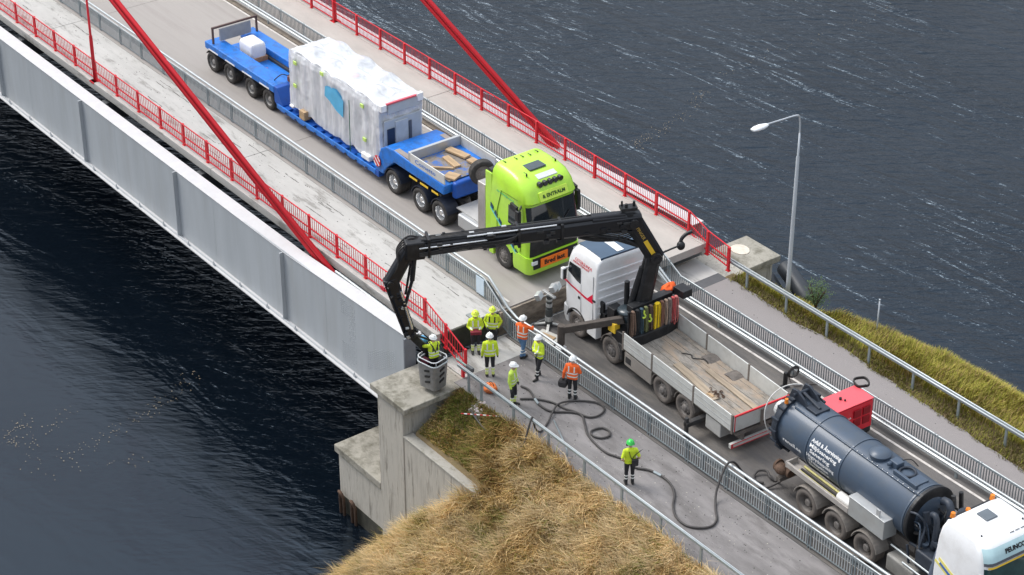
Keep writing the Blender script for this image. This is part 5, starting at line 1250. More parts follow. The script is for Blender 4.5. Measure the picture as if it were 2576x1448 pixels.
door = vp(MB().loft([tank_ring(9.68, RT + .10), tank_ring(9.56, RT + .12), tank_ring(9.50, RT + .10)]), 'rear_flange', tank_d, None, auto=30)
vp(MB().loft([tank_ring(9.49, RT + .09), tank_ring(9.42, RT + .07), tank_ring(9.30, RT * .8), tank_ring(9.2, RT * .45), tank_ring(9.17, RT * .1)]), 'rear_door', tank_d, None, auto=30)
for k in range(16):
    a = 2 * pi * k / 16
    vp(MB().box(9.40, 9.72, VC + (RT + .12) * cos(a) - .04, VC + (RT + .12) * cos(a) + .04, ZC + (RT + .12) * sin(a) - .04, ZC + (RT + .12) * sin(a) + .04), 'door_clamp', tank_d, door)
vp(MB().prism([(9.35, ZC + .95), (9.9, ZC + 1.0), (10.3, ZC + .98), (10.1, ZC + 1.22), (9.75, ZC + 1.38), (9.5, ZC + 1.35)], VC - .30, VC - .22).prism([(9.35, ZC + .95), (9.9, ZC + 1.0), (10.3, ZC + .98), (10.1, ZC + 1.22), (9.75, ZC + 1.38), (9.5, ZC + 1.35)], VC + .22, VC + .30).cyl((9.7, VC - .4, ZC + 1.22), (9.7, VC + .4, ZC + 1.22), .06, n=10).cyl((9.75, VC, ZC + 1.2), (10.6, VC, ZC + 1.03), .06, n=10).box(10.2, 10.75, VC - .3, VC + .3, ZC + .93, ZC + 1.03), 'door_hinge', tank_d, None, bevel=.015)
vp(MB().cyl((9.62, VC - .62, ZC + .95), (9.62, VC - .62, ZC + 1.12), .07, .06, 12), 'rear_beacon', orange_l)
# hoop of clear hose standing behind the door
vp(MB().tube([(9.0 + .10 * sin(2 * a), VC + .98 * cos(a), ZC + .1 + 1.0 * sin(a)) for a in np.linspace(0, 2 * pi, 40, endpoint=False)], .022, 6, closed=True), 'clear_hose_hoop', M('clear hose', (.62, .60, .57), .3, var=.2, vs=9), None, smooth=True)
vp(MB().cyl((9.15, VC - .35, ZC + .35), (9.02, VC - .35, ZC + .35), .28, n=18), 'sight_glass', M('milky glass', (.66, .66, .64), .25, var=.15), None)
# long rail along the shoulder, ladder-like walkway, dome and fittings
def on_tank(u, deg, dr=0.0): a = radians(deg); return (u, VC - (RT + dr) * cos(a), ZC + .012 * (u - 10) + (RT + dr) * sin(a))
vp(MB().tube([on_tank(9.9 + .6 * k, 62, .03) for k in range(11)], .035, 8), 'shoulder_rail', tank_m, tank, smooth=True)
for k in range(12): vp(MB().cyl(on_tank(13.0 + .24 * k, 62, .03), on_tank(13.0 + .24 * k, 62, .085), .012, n=6), 'rail_bolt', alu, tank)
d0 = on_tank(13.62, 86)
vp(MB().loft([[(d0[0] + r * cos(a), d0[1] + r * sin(a), d0[2] + h) for a in np.linspace(0, 2 * pi, 24, endpoint=False)] for r, h in ((.34, -.06), (.34, .06), (.37, .07), (.37, .10), (.30, .17), (.16, .22), (.02, .235))]), 'dome_lid', tank_m, tank, auto=40)
d1 = on_tank(14.35, 88)
vp(MB().box(d1[0] - .18, d1[0] + .18, d1[1] - .16, d1[1] + .16, d1[2] - .05, d1[2] + .2).cyl((d1[0] - .1, d1[1], d1[2] + .1), (d1[0] - .1, d1[1] - .3, d1[2] + .1), .07, n=10), 'float_valve', tank_m, tank, bevel=.03)
vp(MB().tube([(on_tank(14.85 + .26 * cos(a), 84)[0], d1[1] + .26 * sin(a), d1[2] + .05) for a in np.linspace(0, 2 * pi, 24, endpoint=False)], .045, 8, closed=True), 'hatch_ring', tank_d, tank, smooth=True)
vp(MB().box(14.55, 15.6, d1[1] - .34, d1[1] - .24, d1[2] - .05, d1[2] + .1).box(15.15, 15.55, d1[1] - .2, d1[1] + .25, d1[2] - .06, d1[2] + .06), 'catwalk', tank_m, tank, bevel=.01)
vp(MB().tube(spline([(14.2, d1[1] + .25, d1[2]), (14.5, d1[1] + .45, d1[2] + .15), (14.7, d1[1] + .6, d1[2] - .05)], 5), .02, 6), 'vent_hose', black_r, tank)
# lettering wrapped on the tank
def tank_text(txt, u, deg, size, fit=None, align='LEFT', bold=.004):
    me = text_mesh(txt, size, .0, bold, align); me.materials.clear(); me.materials.append(white_m)
    xsq = [v.co.x for v in me.vertices]; wd = max(xsq) - min(xsq); sx = fit / wd if fit else 1
    for v in me.vertices:
        x, y = v.co.x * sx, v.co.y
        a = radians(deg) + y / RT; uu = u + x
        v.co = (uu - u0, VC - (RT + .008) * cos(a), ZC + .012 * (uu - 10) + (RT + .008) * sin(a))
    o = link('lettering', me, tank); return o
for i, (tx, du, ft) in enumerate((('Avfall & Återvinning', .15, 1.42), ('Miljösanering', .12, 1.30), ('Sanering', .22, .98), ('Högtrycksspolning', .03, 1.34), ('TV-inspektion', .16, .98), ('Slamsugning', .14, .98))):
    tank_text(tx, 11.14 + du * .7, 31 - 11.2 * i, .19, ft)
tank_text('renall.se', 9.95, -8, .20, .92)
# chassis, frame tray, wheels
for q in isl(MB().box(9.9, 19.3, .82, .96, .78, 1.05).box(9.9, 19.3, 1.56, 1.70, .78, 1.05)): vp(q, 'chassis_rail', dusty)
vp(MB().box(10.3, 16.0, .75, 1.8, 1.05, 1.28), 'sub_frame', dusty)
tray = vp(MB().box(10.55, 13.6, .02, .10, 1.38, 1.58).box(10.55, 13.6, .10, .5, 1.36, 1.40).box(10.55, 13.6, .48, .54, 1.38, 1.55).box(10.5, 10.56, .02, .54, 1.36, 1.6), 'hose_tray', M('dusty aluminium', (.40, .37, .34), .6, metal=.2, var=.15, vs=4), None, bevel=.01)
for k, (c_, dz) in enumerate(((M('pale yellow hose', (.55, .50, .20), .6), .03), (black_r, .03), (M('pale yellow hose', (.55, .50, .20), .6), .09))):
    vp(MB().tube([(11.0, .18 + .12 * k, 1.43 + dz), (12.8, .18 + .12 * k, 1.43 + dz)], .04, 8), 'tray_hose', c_, tray)
vp(MB().cyl((12.9, .3, 1.55), (13.5, .3, 1.55), .17, n=16), 'white_cylinder', M('white cylinder paint', (.72, .70, .66), .5, var=.1), None)
wm_k = wheel_meshes(.53, .50, 'deep', rim_d); wm_kf = wheel_meshes(.53, .36, 'front', rim_d)
for ms in (wm_k, wm_kf): ms[0].materials[0] = tyre_dust
for u in (11.62, 13.07, 14.49):
    for v, f in ((.27, False), (2.27, True)): put_wheel(tk, wm_k, (u - u0, v, .54), f)
    for v0, v1 in ((.0, .55), (1.98, 2.52)): vp(arch(u, .54, .60, .63, v0, v1, .25, 2.9), 'mudguard', M('grey mudguard', (.25, .225, .20), .8, var=.2, vs=4))
for v, f in ((.2, False), (2.3, True)): put_wheel(tk, wm_kf, (18.35 - u0, v, .54), f)
vp(MB().box(13.66, 15.32, -.02, .55, 1.42, 2.12), 'tool_cabinet', M('brushed tool cabinet', (.44, .45, .44), .5, metal=.35, var=.15, vs=3, dirt=(.28, .26, .24), da=.6), None, bevel=.015)
vp(MB().box(13.64, 15.34, -.04, .56, 2.121, 2.15), 'cabinet_lid', alu, None, bevel=.01)
vp(MB().box(15.5, 16.75, .02, .62, .42, 1.05), 'fuel_tank', M('grey fuel tank', (.26, .25, .23), .6, metal=.2, var=.2), None, bevel=.08, seg=3)
vp(MB().box(15.5, 16.75, 1.9, 2.5, .42, 1.05), 'fuel_tank', M('grey fuel tank', (.26, .25, .23), .6), None, bevel=.08, seg=3)
vp(MB().box(14.9, 15.05, .0, .05, 2.0, 2.4), 'tank_plate', alu)
for (a, c) in (((15.5, .2, 1.3), (17.4, .2, 1.3)), ((16.2, .05, 1.12), (17.5, .05, 1.12))): vp(MB().tube([a, c], .03, 8), 'step_rail', galv_l)
# pump cluster in front of the tank
_q = np.random.default_rng(44)
for k in range(34):                       # pipework crowding the tank front
    v_, z_ = _q.uniform(.25, 2.3), _q.uniform(1.1, 2.9)
    if k % 2: mb1 = MB().cyl((16.05 + _q.uniform(0, .5), v_, z_ - _q.uniform(.1, .5)), (16.1 + _q.uniform(0, .5), v_, z_ + _q.uniform(.1, .3)), _q.uniform(.04, .12), n=10)
    else: mb1 = MB().tube(spline([(16.02, v_, z_), (16.3, v_ + _q.uniform(-.1, .1), z_ + .05), (16.5, v_ + _q.uniform(-.3, .3), z_ - .3), (16.6, v_ + _q.uniform(-.3, .3), z_ - .9)], 4), _q.uniform(.02, .06), 7)
    vp(mb1, 'pipe', [tank_d, tank_m, black_p, tank_d, dark_m][k % 5], None, smooth=False)
vp(MB().loft([tank_ring(15.86, RT + .05), tank_ring(15.98, RT + .06)] + [tank_ring(16.0, RT + .02)]), 'front_ring', black_p, None)
pp_ = vp(MB().box(16.5, 17.3, .25, .9, 1.1, 1.75).box(16.45, 17.2, 1.0, 2.2, 1.05, 1.5), 'pump_housing', tank_d, None, bevel=.06)
vp(MB().tube(spline([(16.55, .75, 2.9), (16.75, .72, 2.95), (16.85, .7, 2.6), (16.85, .66, 1.8)], 6), .10, 12), 'suction_pipe', tank_d, pp_, smooth=True)
vp(MB().tube(spline([(16.4, 1.35, 3.1), (16.7, 1.3, 3.15), (16.85, 1.25, 2.8), (16.9, 1.2, 1.5)], 6), .13, 12), 'suction_pipe', tank_d, pp_, smooth=True)
vp(MB().cyl((17.0, 1.75, 1.2), (17.0, 1.75, 2.75), .22, n=16).cyl((17.0, 1.75, 2.75), (17.0, 1.75, 2.85), .26, n=16), 'filter_housing', tank_d, pp_)
vp(MB().cyl((17.0, .9, 1.3), (17.0, .9, 2.5), .16, n=14).box(16.85, 17.15, .55, .8, 2.0, 2.15), 'filter_housing', tank_d, pp_)
vp(MB().tube(spline([(17.2, .7, 2.2), (17.3, .45, 1.9), (17.3, .3, 1.3), (17.25, .3, .9)], 6), .14, 12), 'exhaust_pipe', M('blue grey pipe', (.09, .11, .15), .5), pp_, smooth=True)
vp(MB().cyl((16.6, 2.45, 2.35), (17.5, 2.45, 2.35), .17, n=16), 'white_silencer', M('white silencer', (.75, .75, .74), .4), None)
for k in range(6): vp(MB().tube(spline([(16.45, .6 + .2 * k, 1.3), (16.7, .5 + .25 * k, 1.1), (17.2, .7 + .2 * k, 1.0)], 4), .03, 6), 'pump_hose', black_r, pp_)
vp(MB().box(16.35, 17.4, .9, 1.6, .85, 1.1), 'gearbox', dusty, None, bevel=.03)
# cab
lvt = [(1.0, 17.55, 19.72, .02, 2.50, .26, .06), (1.7, 17.55, 19.76, 0, 2.52, .30, .06), (2.2, 17.55, 19.74, 0, 2.52, .34, .06), (3.05, 17.57, 19.62, .04, 2.48, .34, .08), (3.40, 17.60, 19.50, .08, 2.44, .36, .12), (3.62, 17.66, 19.28, .16, 2.36, .38, .16), (3.74, 17.8, 18.8, .34, 2.18, .36, .2)]
cabt = vp(MB().loft([rring(*L) for L in lvt]), 'cab', white_t, auto=35)
o_ = cab_patch(lvt, [1.95, 2.3, 2.8, 3.16], front, .012); vp(o_, 'windscreen', glass_t, cabt, smooth=True)
o_ = cab_patch(lvt, [3.20, 3.32, 3.44, 3.56], [20, 21, 22, 23, 0, 1, 2, 3], .07); vz = vp(o_, 'sun_visor', M('pale teal visor', (.45, .62, .64), .25), cabt, smooth=True)
o_ = cab_patch(lvt, [3.10, 3.195], [20, 21, 22, 23, 0, 1, 2, 3], .05); vp(o_, 'visor_trim', M('grey visor trim', (.10, .105, .12), .4), cabt, smooth=True)
o_ = cab_patch(lvt, [3.03, 3.085], [21, 22, 23, 0, 1, 2], .07); vp(o_, 'orange_strip', yellow_t, cabt, smooth=True)
lettering('PEUNCOT', .20, black_m, cabt, (19.575 - u0, 1.30, 3.40), (0, 1, 0), (-.55, 0, 1), bold=.008, fit=.95)
o_ = cab_patch(lvt, [1.05, 1.4, 1.85], [21, 22, 23, 0, 1, 2], .012); vp(o_, 'grille', black_p, cabt, smooth=True)
vp(MB().add([(18.72, -.0, 2.06), (19.42, -.0, 2.02), (19.38, .02, 2.55), (19.1, .035, 2.78), (18.78, .035, 2.80)], [(0, 1, 2, 3, 4)]).add([(18.72, .05, 2.06), (19.42, .05, 2.02), (19.38, .06, 2.55), (19.1, .08, 2.78), (18.78, .08, 2.80)], [(4, 3, 2, 1, 0)]), 'side_window', glass_t, cabt)
vp(MB().box(18.05, 18.5, 1.05, 1.5, 3.735, 3.785), 'roof_hatch', M('grey roof hatch', (.12, .14, .16), .3), cabt, bevel=.01)
for (a, c, m_) in (((17.75, 2.32), (18.75, 1.92), M('yellow decal', (.80, .70, .20), .4)), ((17.8, 2.17), (18.75, 1.78), M('blue decal', (.05, .15, .42), .4)), ((17.6, 2.18), (18.2, 1.92), M('yellow decal', (.80, .70, .20), .4))):
    vp(MB().bar((a[0], -.004, a[1]), (c[0], -.004, c[1]), .015, .10, up=(0, 0, 1)), 'decal', m_, cabt)
me_o = lettering('slamsug', .14, M('teal print', (.10, .38, .45), .5), cabt, (18.45 - u0, .07, 3.18), (1, 0, -.05), (0, .15, 1), fit=.75)
vp(MB().ellipsoid((17.98, .10, 3.28), (.13, .012, .11)), 'emblem', M('grey emblem', (.45, .48, .55), .4), cabt)
lbt = vp(MB().box(17.66, 17.74, .3, 2.2, 3.62, 3.68), 'light_bar', black_p, cabt)
for v in (.42, 1.05, 2.05): vp(MB().cyl((17.7, v, 3.66), (17.7, v, 3.84 if v != 1.05 else 3.74), .085, .07, 14), 'beacon', orange_l, lbt)
for k in range(4): vp(MB().tube([(19.2, 1.35 + .22 * k, 3.5), (19.2, 1.35 + .22 * k, 3.66), (19.2, 1.49 + .22 * k, 3.66), (19.2, 1.49 + .22 * k, 3.5)], .012, 6), 'lamp_bracket', black_p, cabt)
for (x, v) in ((18.4, .7), (18.75, .85), (18.9, .45), (18.95, 2.1)): vp(MB().cyl((x, v, 3.55), (x, v, 3.73), .03, n=8), 'roof_knob', black_p, cabt)
for v in (-.16, 2.6): vp(MB().box(19.42, 19.60, v - .10, v + .08, 2.0, 2.75), 'mirror', black_p, cabt, bevel=.03); vp(MB().bar((19.5, v, 2.7), (19.4, .1 if v < 0 else 2.42, 2.75), .04, .05).bar((19.5, v, 2.1), (19.42, .05 if v < 0 else 2.45, 2.1), .04, .05), 'mirror_arm', white_t, cabt)
lvm = [(.4, 18.95, 19.70, .04, 2.48, .26, .04), (.7, 18.95, 19.80, 0, 2.52, .30, .04), (.99, 18.95, 19.78, 0, 2.52, .28, .04)]
vp(MB().loft([rring(*L) for L in lvm]), 'bumper', white_t, None, auto=35)
vp(arch(18.35, .54, .60, .66, 0, .5, .2, 2.95), 'wheel_arch', dark_m); vp(arch(18.35, .54, .66, .95, .015, .4, .55, 2.5), 'fender', white_t)
# rear suction fitting
vp(MB().cyl((9.9, .3, .95), (10.5, .3, .95), .16, n=14).cyl((9.82, .3, .95), (9.9, .3, .95), .22, n=14).ellipsoid((10.15, .15, 1.0), (.25, .2, .18)), 'suction_valve', rust, None)
vp(MB().box(10.0, 10.2, .1, 2.4, .5, .65), 'rear_bumper', dusty, None, bevel=.01)

# ---------------------------------------------------------------- red compressor
cm = thing('compressor', 'red box-shaped compressor on small wheels beside the tanker', 'compressor', (9.15, 8.35, LZ), radians(-3))
b_ = MB().hexa([(-.48, -.82, .52), (.48, -.82, .52), (.48, .82, .52), (-.48, .82, .52)], [(-.5, -.85, 1.62), (.44, -.85, 1.58), (.44, .85, 1.58), (-.5, .85, 1.62)]).build('body', red_m, cm, bevel=.03)
MB().box(-.51, .45, -.86, .86, 1.622, 1.66).build('lid', M('red lid paint', (.80, .10, .12), .4, var=.05), cm, bevel=.02)
for k in range(2):
    for j in range(2): MB().box(.455, .495, -.05 + .42 * j, .28 + .42 * j, .75 + .38 * k, 1.05 + .38 * k).build('vent', M('dark red recess', (.30, .006, .012), .6), cm, bevel=.015)
lettering('COMPRESSOR', .10, white_m, b_, (.475, -.42, 1.2), (0, 1, 0), (-.04, 0, 1), fit=.5)
MB().box(.47, .49, -.75, -.55, .7, .9).build('plate', white_m, cm)
for s in (-1, 1):
    MB().lathe_y([(.10, -.07), (.22, -.08), (.29, -.05), (.29, .05), (.22, .08), (.10, .07)], 20, 0, (.05, s * .88, .29)).build('wheel', tyre_m, cm, smooth=True)
MB().box(-.45, .45, -.75, .75, .35, .52).bar((.4, 0, .45), (1.1, 0, .5), .08, .08).bar((-.4, 0, .45), (-.9, 0, .2), .06, .06).build('frame', dark_m, cm, bevel=.02)
MB().cyl((-.1, -.2, 1.66), (-.1, -.2, 1.75), .05, n=10).cyl((.05, -.12, 1.66), (.05, -.12, 1.72), .035, n=10).build('filler_cap', black_p, cm)
MB().cyl((-.42, -.72, 1.3), (-.42, -.95, 1.35), .10, n=12).ellipsoid((-.45, -.98, 1.35), (.14, .12, .14)).build('coupling', black_p, cm, smooth=False)
o = MB().tube(spline([(.25 * cos(a) + .03 * sin(3 * a), .25 * sin(a), .03 * (a / 6.28)) for a in np.linspace(0, 6.28 * 3, 40)], 2), .03, 6).build('hose_coil', black_r, smooth=True); o.location = (8.78, 9.42, LZ + 1.70); o.rotation_euler = (.15, .1, 0); tag(o, 'black hose coil resting on top of the red compressor', 'hose')
t = thing('hose_stand', 'short black post with a hanging hose coil beside the truck bed', 'hose stand', (5.55, 8.98, LZ))
MB().box(-.06, .06, -.06, .06, 0, .62).box(-.14, .14, -.14, .14, 0, .03).build('post', black_p, t, bevel=.01)
MB().tube([(.05, .32 + .26 * cos(a), .55 + .2 * sin(a)) for a in np.linspace(0, 2 * pi, 24, endpoint=False)], .035, 8, closed=True).tube([(.09, .32 + .23 * cos(a), .53 + .18 * sin(a)) for a in np.linspace(0, 2 * pi, 24, endpoint=False)], .03, 8, closed=True).build('coil', black_r, t, smooth=True)
MB().tube(spline([(.05, .1, .45), (.1, .18, .2), (.2, .3, .04), (.5, .9, .03), (.9, 1.3, .03)], 6), .02, 6).build('tail', M('grey cable', (.25, .22, .20), .7), t, smooth=True)

# ---------------------------------------------------------------- light mast by the step
t = thing('light_mast', 'grey portable work light mast standing at the step before the crane truck', 'work light', (-2.85, 4.75, LZ))
MB().cyl((0, 0, .05), (0, 0, .75), .14, n=14).cyl((0, 0, .75), (0, 0, 1.35), .11, n=14).build('column', M('mast dark', (.06, .065, .065), .5), t)
for za, zb, rb_ in ((.86, 1.0, .125), (1.12, 1.2, .125), (.25, .45, .15)): MB().cyl((0, 0, za), (0, 0, zb), rb_, n=14).build('band', alu, t)
for k in range(4):
    a = pi / 4 + k * pi / 2; MB().bar((.1 * cos(a), .1 * sin(a), .12), (.55 * cos(a), .55 * sin(a), .03), .10, .05).build('leg', alu_l, t, bevel=.01)
MB().box(-.35, .35, -.06, .06, 1.35, 1.43).build('cross_bar', alu, t, bevel=.01)
for (x, y, z) in ((-.05, -.45, 1.45), (.12, .1, 1.68), (-.1, .45, 1.5)):
    hd_ = MB().box(-.10, .10, -.17, .17, -.13, .13).build('lamp_head', alu, t, bevel=.02); hd_.location = (x, y, z); hd_.rotation_euler = (.1, -.4, .5)
    MB().box(.101, .11, -.14, .14, -.10, .10).build('lens', M('lamp lens', (.55, .60, .62), .15), hd_)
    MB().bar((x, y, z - .1), (0, 0, 1.38), .03, .03).build('arm', alu, t)
t = thing('ground_plate', 'pale board lying on the road before the crane truck', 'board', (-2.2, 4.2, LZ), .25)
MB().box(-.5, .5, -.32, .32, .0, .05).build('board', M('pale grey board', (.48, .47, .43), .8, var=.15), t, bevel=.01)
MB().box(-.3, .3, -.1, .1, .05, .09).build('batten', wood, t)

# ---------------------------------------------------------------- hoses and loose things on the footpath
hose_m = M('black suction hose', (.055, .05, .048), .6, var=.25, vs=10)
def hose(name, label, P, r, mat=hose_m, closed=False, n=8):
    base_ = Vector(P[0])
    m_ = MB().tube([p - base_ for p in spline(P, 6, closed)], r, n, closed=closed)
    o = m_.build(name, mat, smooth=True); o.location = base_; return tag(o, label, 'hose', 'suction hoses')
zq = LZ + .055
A_ = [(-.17, 1.38), (.22, 1.46), (.8, 1.27), (1.33, 1.17), (1.8, 1.29), (2.25, 1.81), (2.62, 1.95), (3.16, 1.67), (3.68, 1.38), (4.35, 1.24), (4.9, 1.22), (5.26, 1.35), (5.61, 1.47), (6.14, 1.46), (6.57, 1.74), (7.14, 1.85), (7.68, 1.77), (8.15, 1.49), (8.58, 1.06), (9.1, .75), (9.64, .71), (10.0, .97), (10.17, 1.35), (10.0, 1.73), (9.63, 2.01), (9.35, 2.25)]
hose('suction_hose', 'long black suction hose winding along the footpath and over the fence to the tanker', [(x, y, zq) for x, y in A_] + [(9.1, 2.5, -.6), (8.95, 2.85, -.15), (8.85, 3.15, .10), (8.85, 3.45, .06), (8.9, 3.75, -.35), (9.2, 3.9, -.80), (9.53, 3.93, -.84), (9.75, 4.3, -.82), (9.95, 4.85, -.55), (10.1, 5.0, -.05)], .040)
h_o = [q for q in COL.objects if q.name.startswith('suction_hose')][-1]
for (a, c) in (((.97, -.11, 0), (1.30, -.20, 0)), ((6.9, .42, 0), (7.22, .47, 0))): MB().cyl(a, c, .05, n=10).build('coupling', galv, h_o, smooth=False)
hose('suction_hose', 'loop of black hose lying by the tanker rear on the road', [(9.45, 4.33, zq), (9.18, 4.2, zq), (8.97, 4.33, zq), (8.92, 4.58, zq + .1), (9.12, 4.78, zq + .1), (9.4, 4.68, zq + .05), (9.62, 4.75, zq), (9.9, 4.7, zq + .3)], .045)
hose('suction_hose', 'short black hose between the worker by the rail and the hose loops', [(.46, .85, zq), (.83, 1.31, zq), (1.36, 1.64, zq), (1.87, 1.74, zq), (2.31, 1.89, zq + .02), (2.84, 2.09, zq), (2.97, 2.48, zq), (2.77, 2.86, zq), (2.37, 2.9, zq), (2.0, 2.65, zq), (1.67, 2.21, zq), (1.62, 1.7, zq + .06), (1.9, 1.21, zq + .06), (2.22, .75, zq), (2.52, .2, zq), (2.6, -.1, -.55), (2.62, -.26, -.10 + .1), (2.72, -.5, -.3), (2.7, -.75, -.95), (2.3, -1.05, -1.2), (1.6, -1.05, -1.22), (.9, -1.0, -1.18), (.2, -.9, -1.12), (-.3, -.75, -1.08)], .036)
hose('hose_ring', 'small closed ring of black hose lying on the footpath', [(3.62, 2.02, zq), (3.92, 2.12, zq), (4.16, 1.95, zq), (4.1, 1.63, zq), (3.81, 1.49, zq), (3.56, 1.63, zq)], .038, closed=True)
o = MB().tube([(0, 0, 0), (1.85, -.92, .30), (2.1, -1.05, .10)], .03, 8).build('steel_rod', galv, smooth=True); o.location = (2.24, 1.0, LZ + .04); tag(o, 'thin grey steel rod lying across the footpath to the low rail', 'rod')
r_ = np.random.default_rng(21)
t = thing('rubble_heap', 'small heap of pinkish white broken pieces below the first rail post', 'rubble', (-.28, -.55, -1.15))
for k in range(42):
    m_ = MB().ellipsoid((0, 0, 0), (1, 1, 1), 6, 4); s3 = r_.uniform(.04, .11, 3)
    m_.v = [(x * s3[0] * r_.uniform(.7, 1.3), y * s3[1] * r_.uniform(.7, 1.3), z * s3[2] * r_.uniform(.6, 1.2)) for x, y, z in m_.v]
    o = m_.build('piece', M('pinkish rubble' if k % 3 else 'grey rubble', (.62, .54, .54) if k % 3 else (.30, .27, .26), .85, var=.3, vs=8), t)
    a, rr = r_.uniform(0, 6.28), abs(r_.normal(0, .28)); o.location = (rr * cos(a), rr * sin(a) * .8, .05 + .16 * max(0, .4 - rr) + .62 * rr * sin(a) * .8); o.rotation_euler = tuple(r_.uniform(0, 6, 3))
t = thing('striped_pole', 'red and white striped pole lying in the grass by the rubble heap', 'pole', (-.5, -1.05, -1.22))
for k in range(12): MB().cyl((.115 * k, .055 * k, .03 * k), (.115 * (k + 1), .055 * (k + 1), .03 * (k + 1)), .022, n=8).build('stripe', white_m if k % 2 else red_t, t)
oc = MB().ellipsoid((0, 0, .14), (.28, .22, .16), 14, 8); oc.v = [(x + .09 * noise.noise(Vector((x * 6, y * 6, z * 6))), y + .09 * noise.noise(Vector((x * 6, y * 6, z * 6 + 4))), max(0, z + .07 * noise.noise(Vector((x * 7, y * 7, 2))))) for x, y, z in oc.v]
t = thing('tool_bag', 'crumpled orange and black bag on the footpath edge by the rail', 'bag', (-.62, .35, LZ))
oc.build('sack', M('orange sack', (.80, .20, .05), .8, var=.4, vs=7, dirt=(.08, .05, .04), da=.9, ds=6), t, smooth=True)
MB().tube(spline([(-.2, 0, .12), (-.1, .05, .34), (.1, .05, .34), (.2, 0, .12)], 5), .015, 6).build('strap', black_r, t)
o = MB().prism_z([(-.22, -.18), (.18, -.2), (.24, .1), (.05, .22), (-.2, .14)], 0, .04).build('sheet', M('grey green sheet', (.25, .27, .26), .8)); o.location = (-3.9, 2.0, .03); tag(o, 'small grey sheet lying on the walkway end behind the workers', 'sheet')
o = MB().box(-.24, .24, -.012, .012, 0, .72).build('sign_panel', M('pale blue panel', (.55, .66, .74), .5)); o.location = (-4.9, 3.06, .12); tag(o, 'pale blue panel fixed to the sagging picket fence', 'panel')
